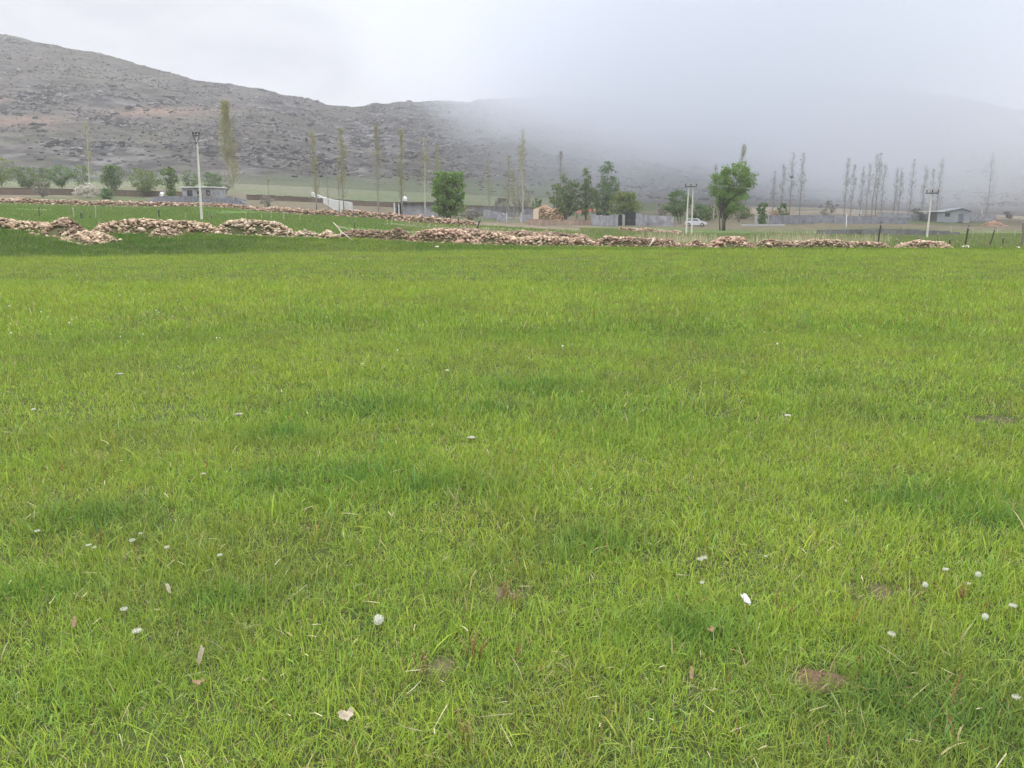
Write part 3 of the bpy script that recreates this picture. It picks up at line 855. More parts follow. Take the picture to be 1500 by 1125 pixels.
# ------------------------------------------------------------------ trees
M_bark = nmat('bark', (0.075, 0.06, 0.048), (0.16, 0.135, 0.11), 6, 0.95, stretch=(4, 4, 1))
M_pbark = nmat('pale_bark', (0.34, 0.32, 0.27), (0.55, 0.52, 0.45), 5, 0.9, stretch=(3, 3, 1))
M_mbark = nmat('grey_bark', (0.19, 0.175, 0.15), (0.30, 0.275, 0.235), 5, 0.95, stretch=(3, 3, 1))
LEAF = {
    'orchard': leafmat('orchard_leaf', (0.085, 0.13, 0.045), (0.14, 0.205, 0.070), (0.21, 0.28, 0.09)),
    'yellowgreen': leafmat('yellow_green_leaf', (0.11, 0.155, 0.045), (0.185, 0.24, 0.075), (0.26, 0.31, 0.10)),
    'deep': leafmat('deep_green_leaf', (0.082, 0.145, 0.058), (0.14, 0.22, 0.084), (0.20, 0.29, 0.11)),
    'bright': leafmat('fresh_green_leaf', (0.11, 0.195, 0.050), (0.19, 0.31, 0.08), (0.28, 0.41, 0.11)),
    'poplar': leafmat('young_poplar_leaf', (0.20, 0.195, 0.07), (0.29, 0.28, 0.10), (0.37, 0.35, 0.13)),
    'bare': leafmat('bud_and_twig', (0.16, 0.145, 0.12), (0.25, 0.23, 0.19), (0.30, 0.285, 0.22)),
    'mist': leafmat('fog_paled_twig', (0.27, 0.26, 0.23), (0.34, 0.33, 0.29), (0.40, 0.39, 0.33)),  # twigs paled so that fading into the fog is partly in the colour
    'blossom': leafmat('pale_blossom', (0.40, 0.38, 0.30), (0.55, 0.52, 0.43), (0.68, 0.65, 0.56)),
}
def leaf_mesh(name, pts, size, r, elong=1.0):
    n = len(pts)
    a = r.normal(0, 1, (n, 3)); a /= np.linalg.norm(a, axis=1)[:, None] + 1e-9
    b = r.normal(0, 1, (n, 3)); b -= a * np.sum(a * b, 1)[:, None]; b /= np.linalg.norm(b, axis=1)[:, None] + 1e-9
    s = size * np.exp(r.normal(0, .3, n))[:, None]
    u, w = a * s * elong, b * s * .62
    V = np.stack([pts - u, pts - w, pts + u, pts + w], 1).reshape(-1, 3)
    q = np.arange(4 * n).reshape(-1, 4)
    return mesh_np(name, V, None, {'rnd': ('FLOAT', np.repeat(np.clip(r.normal(.5, .24, n), 0, 1), 4))}, False, q)

def prof(kind, t):
    if kind == 'round': return np.sqrt(np.clip(1 - (2 * t - 1) ** 2, 0, 1)) * 0.95 + 0.05
    if kind == 'box': return np.clip(1 - np.abs(2 * t - 1) ** 9, 0, 1) ** .5 * 1.04
    if kind == 'vase': return (0.3 + 0.7 * np.clip(t / .6, 0, 1) ** .8) * np.sqrt(np.clip(1 - np.clip((t - .55) / .45, 0, 1) ** 2.2, 0.02, 1))
    if kind == 'cone': return np.clip(1 - t, 0.02, 1) ** .65 * np.clip(t / .12, 0.3, 1)
    return np.ones_like(t)

_tn = [0]
def tree(label, px, py, top, wpx, shape='round', leaf='orchard', cat='tree', group=None, clumps=42, per=60, ls=None, base=.22, stems=1, bark=None, lean=0.0,
         Y=None, name='tree', sparse=0.0, core=0.2, cr=.13, tilt=0.0, lobes=None, trunk_px=None):
    _tn[0] += 1
    r = np.random.default_rng(2000 + _tn[0]); rr = random.Random(_tn[0])
    p = gnd(px, Y) if Y else gp(px, py)
    Hh = zrow(top, p.y) - p.z
    W = msz(wpx, p.y)
    root = thing(name, p, label, cat, group)
    cb = base * Hh
    t = r.uniform(0, 1, clumps); rad = prof(shape, t) * W * .5
    az = r.uniform(0, 6.283, clumps); rf = np.sqrt(r.uniform(core, 1, clumps)) * r.uniform(.82, 1.12, clumps)
    lx = lean * Hh
    rad = rad * ((.62 + .72 * vnoise(az * 1.1 + _tn[0], t * 2.6, 77 + _tn[0])) if shape != 'box' else (.92 + .16 * vnoise(az * 2, t * 5, 77)))
    C = np.stack([np.cos(az) * rad * rf + lx * (cb + t * (Hh - cb)) / Hh, np.sin(az) * rad * rf, cb + t * (Hh - cb) * .96], 1)
    if lobes:                    # crown made of several overlapping masses: (column, row, half width, half height) as they look in the photo
        kpx = msz(1, p.y); wts = np.array([l_[2] * l_[3] for l_ in lobes], float); wts /= wts.sum()
        li = r.choice(len(lobes), clumps, p=wts)
        d = r.normal(0, 1, (clumps, 3)); d /= np.linalg.norm(d, axis=1)[:, None]; d *= (r.uniform(core, 1, clumps) ** (1 / 2.4))[:, None]
        lb = np.array([[(l_[0] - px) * kpx, zrow(l_[1], p.y) - p.z, l_[2] * kpx, l_[3] * kpx] for l_ in lobes])[li]
        C = np.stack([lb[:, 0] + d[:, 0] * lb[:, 2], d[:, 1] * np.maximum(lb[:, 2], W * .2), lb[:, 1] + d[:, 2] * lb[:, 3]], 1)
    tk = MB()
    trad = max(.07, .0135 * Hh) if trunk_px is None else msz(trunk_px, p.y) / 2
    for s in range(stems):
        sx, sy = (0, 0) if stems == 1 else (rr.uniform(-.085, .085) * W, rr.uniform(-.06, .06) * W)
        tx, ty = (0, 0) if stems == 1 else (rr.uniform(-.22, .22) * W, rr.uniform(-.2, .2) * W)
        hh = Hh * (.8 if shape != 'round' else .62)
        pts = [(sx + (tx + lx * .8) * k + rr.uniform(-.02, .02) * Hh * (k > 0), sy + ty * k + rr.uniform(-.02, .02) * Hh * (k > 0), -.15 + hh * k) for k in (0, .2, .42, .7, 1)]
        tk.tube(pts, [trad * (1.25 if stems == 1 else .8), trad * .85, trad * .65, trad * .42, trad * .15], 7)
    for k in range(clumps):
        if rr.random() < .72:
            c = C[k]
            z0 = max(cb * .7, c[2] * rr.uniform(.3, .62))
            st = Vector((lx * z0 / Hh, 0, z0)) if stems == 1 else Vector((c[0] * .3, c[1] * .3, z0))
            en = Vector(c)
            mid = st.lerp(en, .5) + Vector((rr.uniform(-.05, .05) * W, rr.uniform(-.05, .05) * W, .05 * Hh * rr.uniform(-.3, 1)))
            tk.tube([st, mid, en], [trad * .34, trad * .2, trad * .06], 4)
            for _ in range(3):
                e2 = en + Vector((rr.gauss(0, 1), rr.gauss(0, 1), rr.gauss(.3, .8))) * W * cr * 1.1
                tk.tube([en, e2], [trad * .08, trad * .03], 3, False)
    tk.build('trunk', bark or M_bark, root, True)
    pts = []
    for k in range(clumps):
        n = int(per * 1.5 * rr.uniform(.45, 1.4) * (1 - sparse))
        q = r.normal(0, 1, (n, 3)) * np.array([1, 1, .75]) * W * cr * rr.uniform(.6, 1.25) * .62
        pts.append(C[k] + q)
    pts = np.concatenate(pts)
    pts = pts[pts[:, 2] > .12 * Hh * (base > .05)]
    pts = pts[pts[:, 2] < Hh * 1.01]
    link('crown', leaf_mesh('crown', pts, ls or max(.08, msz(1.0, p.y)), r), LEAF[leaf], root)
    return root

def poplar(label, px, py, top, wpx, leaf='poplar', group=None, whips=70, per=16, lean=0.0, start=.30, bark=None, Y=None, cat='poplar', ls=None, dens=None, thick=1.0, nest=False):
    _tn[0] += 1
    r = np.random.default_rng(3000 + _tn[0]); rr = random.Random(100 + _tn[0])
    p = gnd(px, Y) if Y else gp(px, py)
    Hh = zrow(top, p.y) - p.z; W = msz(wpx, p.y)
    root = thing('poplar_tree', p, label, cat, group)
    tk = MB()
    lx = lean - .2117 * (px - 750) / 1155 if lean else 0.0
    wob = [rr.uniform(-.012, .012) * Hh for _ in range(5)]
    def axis(k): return Vector((lx * Hh * k + np.interp(k, [0, .25, .5, .75, 1], [0] + wob[:4]), np.interp(k, [0, .25, .5, .75, 1], [0] + wob[1:5]), Hh * k))
    tr = .0085 * Hh * thick
    tk.tube([axis(0) - Vector((0, 0, .2)), axis(.12), axis(.3), axis(.55), axis(.8), axis(1)], [tr * 1.3, tr, tr * .85, tr * .6, tr * .35, tr * .1], 6)
    pts = []
    for w in range(whips):
        k0 = start * .55 + (0.97 - start * .55) * rr.random() ** .9
        a = rr.uniform(0, 6.283)
        out = W * .5 * rr.uniform(.45, 1.1) * (1.0 if k0 < .6 else 1.0 - .75 * (k0 - .6) / .4)
        ln = Hh * rr.uniform(.10, .2) * (1 - .55 * k0)
        if k0 * Hh + ln > Hh: ln = max(.3, Hh - k0 * Hh)
        s = axis(k0)
        e = s + Vector((math.cos(a) * out, math.sin(a) * out, ln)) + Vector((lx * ln, 0, 0))
        m_ = s.lerp(e, .45) + Vector((math.cos(a), math.sin(a), 0)) * out * .18
        tk.tube([s, m_, e], [tr * .20, tr * .12, tr * .04], 3, False)
        kk = (k0 * Hh + ln * .6) / Hh
        d = 1.7 if dens is None else 1.7 * float(np.interp(kk, [d_[0] for d_ in dens], [d_[1] for d_ in dens]))
        n = int(per * d * rr.uniform(.5, 1.4))
        if n:
            f = r.uniform(.15, 1.05, n)[:, None]
            A = np.array(s)[None]; M_ = np.array(m_)[None]; E = np.array(e)[None]
            c = np.where(f < .45, A + (M_ - A) * f / .45, M_ + (E - M_) * (f - .45) / .55)
            pts.append(c + r.normal(0, .05 * W + .06, (n, 3)))
    trunk = tk.build('trunk', bark or M_mbark, root, True)
    if pts:
        pts = np.concatenate(pts)
        link('crown', leaf_mesh('crown', pts, ls or max(.06, msz(.5, p.y)), r), LEAF[leaf], root)
    if nest:
        b = MB(); c = axis(.62)
        for _ in range(60):
            q = Vector((rr.gauss(0, .22), rr.gauss(0, .22), rr.gauss(0, .16)))
            d = Vector((rr.uniform(-.4, .4), rr.uniform(-.4, .4), rr.uniform(-.12, .12)))
            b.tube([c + q - d, c + q + d], [.03, .02], 3, False)
        nb = b.build('nest', M_bark)
        nb.location = p
        tag(nb, 'dark twig nest high in a bare foggy poplar right of the big leafy tree', 'nest')
    return root

GO = 'orchard trees along the earth wall on the left slope'
tree('green airy tree cut by the left edge of the photo', 4, 283, 231, 40, 'vase', 'yellowgreen', group=GO, clumps=40, per=34, sparse=.1, base=.3)
tree('wide dark spreading orchard tree, second in from the left edge', 42, 283, 244, 44, 'vase', 'orchard', group=GO, clumps=46, per=42, base=.25, stems=2)
tree('greyish thin orchard tree with whitish twigs beside the wide dark tree', 66, 284, 246, 30, 'vase', 'orchard', group=GO, clumps=30, per=26, base=.2, stems=3)
tree('dark orchard tree with two forked trunks left of the blossoming bush', 91, 283, 243, 36, 'vase', 'deep', group=GO, clumps=42, per=40, base=.28, stems=2)
tree('half bare dark tree standing right behind the pale blossoming bush', 124, 284, 241, 40, 'vase', 'orchard', group=GO, clumps=34, per=24, base=.2, stems=3)
tree('leafy fan shaped tree right of the leaning pale trunked poplar', 167, 287, 241, 35, 'vase', 'orchard', group=GO, clumps=48, per=46, base=.22, stems=3)
tree('light green broad tree with wispy branches left of the white car', 213, 289, 245, 46, 'vase', 'yellowgreen', group=GO, clumps=48, per=38, base=.2, stems=2)
tree('narrow upright olive green tree just right of the white car', 250, 292, 243, 25, 'vase', 'orchard', group=GO, clumps=40, per=38, base=.12, stems=4)
tree('sparse greyish tree behind the left end of the block house', 281, 284, 249, 26, 'vase', 'orchard', group=GO, clumps=26, per=22, base=.2, stems=3, Y=215)
tree('low green tree behind the right end of the block house', 314, 284, 250, 32, 'vase', 'deep', group=GO, clumps=38, per=32, base=.15, stems=2, Y=215)
tree('twiggy small tree leaning right behind the block house corner', 328, 284, 262, 16, 'vase', 'bare', group=GO, clumps=16, per=14, base=.2, lean=.3, Y=212)
tree('pale cream blossoming bush at the foot of the leaning poplar', 129, 290, 268, 30, 'round', 'blossom', 'bush', clumps=36, per=30, base=.04, stems=4, name='bush', Y=168)
tree('whitish twiggy shrub standing on the far rubble wall at left', 63, 290, 266, 26, 'vase', 'bare', 'bush', clumps=24, per=22, base=.08, stems=4, name='bush', Y=160)
tree('low dark green shrub below the fan shaped tree', 160, 291, 276, 24, 'round', 'deep', 'bush', clumps=26, per=40, base=.03, stems=3, name='bush', Y=165)
tree('small yellow green shrub under the narrow tree beside the white car', 252, 294, 280, 20, 'round', 'yellowgreen', 'bush', clumps=20, per=26, base=.03, stems=3, name='bush', Y=172)
tree('brown leafless shrub in front of the block house door', 303, 296, 282, 22, 'vase', 'bare', 'bush', clumps=20, per=18, base=.03, stems=4, name='bush', Y=160)
tree('small bare shrub in the pasture right of the block house', 392, 302, 286, 22, 'vase', 'bare', 'bush', clumps=18, per=16, base=.03, stems=4, name='bush', Y=150)
tree('dense box shaped bright green tree in front of the flat roofed shed', 657, 318, 251, 46, 'box', 'bright', clumps=230, per=60, base=.05, stems=4, core=.15, cr=.075, Y=140, trunk_px=2.5,
     lobes=[(x_, y_, 9, 9) for x_ in (642.5, 650, 657, 664, 672) for y_ in (260, 271, 282, 293, 303)] + [(648, 310, 9, 6), (660, 311, 9, 6), (669, 309, 8, 6)])
GC = 'trees crowded around the red canopy'
tree('light green sparse tree on the left of the trees round the red canopy', 829, 321, 248, 30, 'cone', 'orchard', group=GC, clumps=90, per=30, base=.06, stems=2, Y=172, cr=.12,
     lobes=[(829, 262, 5, 12), (832, 282, 12, 16), (822, 292, 10, 14), (838, 300, 12, 14), (828, 308, 12, 10), (842, 276, 6, 12)])
tree('bushy low green tree leaning over the tan heap', 814, 321, 268, 24, 'vase', 'yellowgreen', group=GC, clumps=36, per=36, base=.12, stems=3, Y=178)
tree('thin grey green tree with an open crown directly above the red canopy', 858, 321, 243, 30, 'cone', 'orchard', group=GC, clumps=80, per=26, base=.1, stems=1, Y=172, cr=.12,
     lobes=[(858, 258, 5, 13), (862, 283, 10, 13), (851, 292, 9, 12), (866, 298, 10, 12), (857, 274, 7, 10), (858, 308, 9, 8)])
tree('tallest dark spruce like tree with bare twigs at its top behind the black gate', 887, 318, 236, 44, 'cone', 'deep', group=GC, clumps=120, per=30, base=.08, stems=1, Y=176, cr=.11,
     lobes=[(888, 262, 11, 22), (884, 285, 18, 18), (893, 280, 16, 16), (886, 304, 20, 12), (888, 245, 6, 10), (903, 272, 6, 6), (874, 296, 8, 10)])
tree('low domed yellow green tree over the black gate', 915, 318, 281, 46, 'round', 'yellowgreen', group=GC, clumps=70, per=60, base=.3, stems=2, Y=165)
tree('domed green tree just left of the twin poles', 994, 327, 279, 38, 'round', 'deep', clumps=60, per=52, base=.3, stems=2, Y=172)
tree('low dark bush behind the white car', 1024, 322, 299, 24, 'round', 'deep', 'bush', clumps=34, per=40, base=.08, stems=3, name='bush', Y=190)
tree('big leafy multi stemmed tree right of the twin poles', 1057, 336, 238, 60, 'vase', 'bright', clumps=230, per=42, base=.24, stems=5, core=.1, cr=.07, Y=133, trunk_px=2.3,
     lobes=[(1072, 262, 21, 22), (1082, 250, 13, 12), (1053, 278, 15, 22), (1090, 268, 11, 20), (1070, 292, 23, 22), (1096, 264, 5, 9), (1046, 262, 7, 8), (1060, 252, 8, 8)])
tree('dark green columnar bush between two concrete posts', 1116, 327, 297, 16, 'box', 'deep', 'bush', clumps=36, per=40, base=.02, stems=3, name='bush', Y=162)
tree('small green bush on the sandy ground above the grey block wall', 1146, 318, 298, 15, 'vase', 'deep', 'bush', clumps=26, per=36, base=.03, stems=3, name='bush', Y=182)
tree('low hazy bush at the foot of the big leafy tree on its left', 1040, 325, 300, 24, 'round', 'yellowgreen', 'bush', clumps=30, per=32, base=.05, stems=3, name='bush', Y=200)
tree('low hazy bush at the foot of the big leafy tree on its right', 1088, 320, 303, 30, 'round', 'orchard', 'bush', clumps=30, per=34, base=.05, stems=3, name='bush', Y=205)
tree('bare dark shrub leaning right above the middle of the grey block wall', 1207, 317, 294, 24, 'vase', 'bare', 'bush', clumps=22, per=14, base=.06, stems=4, name='bush', lean=.25, Y=200)
tree('dark bare thorn shrub beside the tall pale poplar trunk', 764, 318, 272, 34, 'vase', 'bare', 'bush', clumps=40, per=22, base=.05, stems=5, name='bush', Y=205)
tree('small dark shrub behind the grey block ruins', 735, 312, 290, 26, 'round', 'bare', 'bush', clumps=26, per=26, base=.05, stems=3, name='bush', Y=225)
tree('low leafless shrub in front of the grey block ruins', 690, 322, 306, 26, 'round', 'bare', 'bush', clumps=26, per=24, base=.04, stems=4, name='bush', Y=152)
tree('small olive bush left of the tan heap', 786, 319, 290, 16, 'vase', 'orchard', 'bush', clumps=20, per=26, base=.08, stems=3, name='bush', Y=195)
tree('bare thorn shrub in the rough ground right of the grey hut', 968, 316, 298, 20, 'vase', 'bare', 'bush', clumps=20, per=16, base=.05, stems=4, name='bush', Y=198)
tree('dark scrubby bush at the right behind the long grey wall', 1341, 318, 305, 16, 'round', 'bare', 'bush', clumps=18, per=22, base=.05, stems=3, name='bush', Y=225)
tree('grey bare bush at the far right beyond the long grey wall', 1478, 322, 310, 16, 'vase', 'bare', 'bush', clumps=18, per=16, base=.05, stems=3, name='bush', Y=250)

GP_ = 'young poplars standing in a loose row across the valley floor'
TOPL = [(0, 0), (.42, .1), (.55, 1), (1, 1)]
FULL = [(0, .4), (.3, 1), (1, 1)]
poplar('leaning poplar with a white trunk and pale sparse top above the blossoming bush', 133, 290, 175, 17, group=GP_, whips=80, per=9, lean=-.075, start=.5, bark=M_pbark, dens=TOPL, Y=172)
poplar('tallest olive yellow poplar beside the block house', 343, 296, 148, 27, group=GP_, whips=220, per=30, lean=-.095, start=.2, bark=M_pbark, dens=FULL, Y=166)
poplar('tiny faint sapling in the pasture right of the tallest poplar', 394, 300, 246, 8, group=GP_, whips=26, per=8, start=.4, Y=205)
poplar('slim poplar above the head of the white concrete retaining wall', 464, 308, 192, 15, group=GP_, whips=90, per=17, lean=-.06, start=.25, dens=FULL, Y=160)
poplar('short leafless sapling between two slim poplars over the retaining wall', 481, 310, 252, 7, 'bare', group=GP_, whips=30, per=5, start=.3, Y=158)
poplar('slim poplar with a twin sapling beside it over the foot of the retaining wall', 504, 311, 188, 19, group=GP_, whips=110, per=16, lean=-.05, start=.25, dens=FULL, Y=158)
poplar('thin bare sapling hugging the left of the slim poplar over the retaining wall', 497, 311, 236, 7, 'bare', group=GP_, whips=26, per=5, start=.3, Y=156)
poplar('poplar with a bare lower trunk and light top right of the retaining wall', 555, 315, 182, 16, group=GP_, whips=90, per=14, lean=-.03, start=.42, dens=TOPL, Y=156)
poplar('poplar rising beside the white water tank of the flat roofed shed', 589, 316, 189, 14, group=GP_, whips=110, per=15, lean=-.02, start=.2, dens=FULL, Y=152)
poplar('pale trunked poplar in front of the flat roofed shed wall', 623, 317, 203, 18, group=GP_, whips=80, per=11, lean=-.02, start=.42, bark=M_pbark, dens=TOPL, Y=150)
poplar('faint yellow poplar top rising behind the box shaped tree', 643, 312, 214, 15, group=GP_, whips=70, per=11, start=.4, Y=182)
poplar('faint thin poplar right of the box shaped tree', 716, 320, 234, 13, group=GP_, whips=50, per=7, start=.4, Y=176)
poplar('thin yellowish poplar left of the pair around the pale poplar trunk', 744, 322, 228, 14, group=GP_, whips=56, per=10, start=.4, Y=172)
poplar('short yellow sapling tight against the pale poplar trunk on its left', 752, 322, 246, 10, group=GP_, whips=36, per=11, start=.45, Y=172)
poplar('tall poplar with pale lower trunk and yellow green waist beside the dark thorn shrub', 765, 321, 190, 17, group=GP_, whips=110, per=15, start=.3, bark=M_pbark, dens=[(0, .1), (.4, .25), (.55, 1), (.8, 1), (.88, .3), (1, .2)], Y=172)
poplar('faint greyish poplar rising above the tan heap', 820, 320, 222, 14, 'bare', group=GP_, whips=60, per=10, start=.4, Y=195)
poplar('hazy poplar spire rising out of the top of the big leafy tree', 1082, 322, 212, 15, 'poplar', group=GP_, whips=110, per=14, start=.3, Y=190)
poplar('faint bare poplar left of the big leafy tree', 1045, 325, 240, 9, 'bare', group=GP_, whips=50, per=9, start=.3, bark=M_pbark, Y=186)
GF = 'bare poplars fading into the fog on the right'
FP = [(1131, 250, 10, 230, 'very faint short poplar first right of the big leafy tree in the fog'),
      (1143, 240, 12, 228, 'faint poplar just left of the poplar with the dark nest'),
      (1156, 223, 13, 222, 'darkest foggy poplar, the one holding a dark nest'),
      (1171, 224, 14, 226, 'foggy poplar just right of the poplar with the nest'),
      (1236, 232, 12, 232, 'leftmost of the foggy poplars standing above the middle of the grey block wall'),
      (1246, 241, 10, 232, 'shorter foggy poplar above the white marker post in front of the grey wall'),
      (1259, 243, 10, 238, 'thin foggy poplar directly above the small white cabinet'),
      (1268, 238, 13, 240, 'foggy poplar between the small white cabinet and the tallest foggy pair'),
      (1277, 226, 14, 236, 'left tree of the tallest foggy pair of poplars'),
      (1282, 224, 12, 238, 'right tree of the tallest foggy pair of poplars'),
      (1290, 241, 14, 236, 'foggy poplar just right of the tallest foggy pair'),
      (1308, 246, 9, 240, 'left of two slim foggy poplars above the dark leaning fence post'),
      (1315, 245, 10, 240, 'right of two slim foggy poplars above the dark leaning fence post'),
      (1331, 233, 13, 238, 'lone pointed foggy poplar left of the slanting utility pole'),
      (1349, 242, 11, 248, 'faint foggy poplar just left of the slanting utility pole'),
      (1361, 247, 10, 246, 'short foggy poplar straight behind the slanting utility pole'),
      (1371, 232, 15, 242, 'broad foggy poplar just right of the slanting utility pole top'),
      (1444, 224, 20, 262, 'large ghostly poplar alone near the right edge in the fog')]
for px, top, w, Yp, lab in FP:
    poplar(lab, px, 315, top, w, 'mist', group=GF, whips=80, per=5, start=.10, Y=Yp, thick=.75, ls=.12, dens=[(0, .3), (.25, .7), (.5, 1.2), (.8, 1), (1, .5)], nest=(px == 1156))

# ------------------------------------------------------------------ buildings and block walls
M_block = blockmat('grey_concrete_block', (0.31, 0.31, 0.33), (0.37, 0.37, 0.39), (0.25, 0.25, 0.265))
M_blockb = blockmat('bluish_concrete_block', (0.22, 0.225, 0.255), (0.26, 0.265, 0.29), (0.18, 0.18, 0.20))
M_blockd = blockmat('dark_weathered_block', (0.16, 0.155, 0.155), (0.20, 0.195, 0.19), (0.12, 0.12, 0.12))
M_conc = nmat('pale_concrete', (0.42, 0.42, 0.41), (0.60, 0.60, 0.58), 1.2, 0.9)
M_render = nmat('cement_render', (0.33, 0.33, 0.33), (0.43, 0.43, 0.425), 1.5, 0.92)
M_white = nmat('white_paint', (0.70, 0.70, 0.70), (0.82, 0.82, 0.81), 2.0, 0.6)
M_dark = nmat('dark_interior', (0.018, 0.018, 0.02), (0.035, 0.035, 0.04), 2.0, 0.8)
M_glass = nmat('window_glass', (0.03, 0.035, 0.04), (0.05, 0.055, 0.065), 1.0, 0.08, spec=0.6)
M_black = nmat('black_iron', (0.018, 0.02, 0.024), (0.045, 0.045, 0.05), 3.0, 0.55)
M_mud = nmat('mud_wall', (0.125, 0.095, 0.075), (0.19, 0.145, 0.11), 1.3, 0.95, bump=.03)
M_mudcap = nmat('mud_wall_top', (0.10, 0.085, 0.07), (0.16, 0.13, 0.10), 1.3, 0.95)
M_roofsheet = nmat('rusty_roof_sheet', (0.15, 0.12, 0.115), (0.22, 0.18, 0.165), 1.0, 0.7)
M_bluesheet = nmat('bluish_hazed_sheet', (0.27, 0.285, 0.31), (0.33, 0.345, 0.365), 0.8, 0.5)  # blue grey sheet; haze over the far shed is put into its tint
M_red = nmat('red_tarpaulin', (0.42, 0.07, 0.06), (0.58, 0.16, 0.14), 1.6, 0.7)
M_brick = blockmat('reddish_brick', (0.38, 0.26, 0.20), (0.44, 0.32, 0.25), (0.30, 0.24, 0.20), .25, .09)
M_wood = nmat('grey_wood', (0.13, 0.11, 0.09), (0.24, 0.21, 0.17), 4, 0.95, stretch=(5, 5, 1))
M_dwood = nmat('dark_wood', (0.035, 0.03, 0.028), (0.085, 0.07, 0.06), 4, 0.95, stretch=(5, 5, 1))
M_pwood = nmat('bleached_wood', (0.33, 0.29, 0.22), (0.48, 0.43, 0.35), 4, 0.95, stretch=(5, 5, 1))

def openwall(mb, x0, x1, z0, z1, y, t, ops):
    xs = sorted({x0, x1, *[o[0] for o in ops], *[o[1] for o in ops]})
    for a, b in zip(xs, xs[1:]):
        cols = [(z0, z1)]
        for o in ops:
            if o[0] <= a + 1e-6 and o[1] >= b - 1e-6:
                nc = []
                for lo, hi in cols:
                    if o[2] > lo: nc.append((lo, min(hi, o[2])))
                    if o[3] < hi: nc.append((max(lo, o[3]), hi))
                cols = nc
        for lo, hi in cols:
            mb.box(((a + b) / 2, y, (lo + hi) / 2), (b - a, t, hi - lo))

def shell(mb, w, d, h, t, ops, z0=-.4):
    openwall(mb, -w / 2, w / 2, z0, h, -d / 2 + t / 2, t, ops)
    mb.box((0, d / 2 - t / 2, (h + z0) / 2), (w, t, h - z0))
    for s in (-1, 1):
        mb.box((s * (w / 2 - t / 2), 0, (h + z0) / 2), (t, d - 2 * t, h - z0))

# the small block house
p = gp(300, 292.5); k = msz(1, p.y)
hs = thing('block_house', p, 'small grey block house with a white flat roof on the left slope', 'house', rz=R(-7))
w, d, h = 49 * k, 5.2, 16.5 * k
ops = [(-17.5 * k, -9 * k, .75, .75 + 8 * k), (-2.5 * k, .9 * k, -.4, 12 * k), (11 * k, 17.5 * k, .75, .75 + 8 * k)]
b = MB(); shell(b, w, d, h, .22, ops); wall = b.build('wall', M_block, hs)
b = MB(); b.box((0, -.1, h + .09), (w + 3.5 * k, d + .8, .18)); b.build('roof', M_white, hs, bevel=.02)
b = MB(); b.box((0, -.1, h - .02), (w + 2.2 * k, d + .55, .036)); b.build('roof_soffit', M_render, hs)
for o in (ops[0], ops[2]):
    cx, cz, ww, wh = (o[0] + o[1]) / 2, (o[2] + o[3]) / 2, o[1] - o[0], o[3] - o[2]
    b = MB(); y = -d / 2 + .12
    for s in (-1, 1):
        b.box((cx + s * (ww / 2 - .03), y, cz), (.06, .07, wh)); b.box((cx, y, cz + s * (wh / 2 - .03)), (ww - .12, .07, .06))
    b.box((cx, y, cz), (.05, .06, wh - .12))
    wf = b.build('window', M_black, hs)
    b = MB(); b.box((cx, y + .02, cz), (ww - .12, .012, wh - .12)); b.build('pane', M_glass, wf)
    b = MB(); b.box((cx, -d / 2 - .04, o[2] - .04), (ww + .2, .16, .07)); b.build('sill', M_render, wf)
o = ops[1]
b = MB(); b.box(((o[0] + o[1]) / 2, -d / 2 + .15, (o[3] - .4) / 2), (o[1] - o[0] - .04, .05, o[3] + .38)); dr = b.build('door', M_dark, hs)
b = MB(); b.sphere((o[1] - .15, -d / 2 + .10, 1.0), .05); b.build('handle', M_conc, dr)
b = MB(); b.box((0, 0, .02), (w - .5, d - .5, .06)); b.build('floor_slab', M_render, hs)

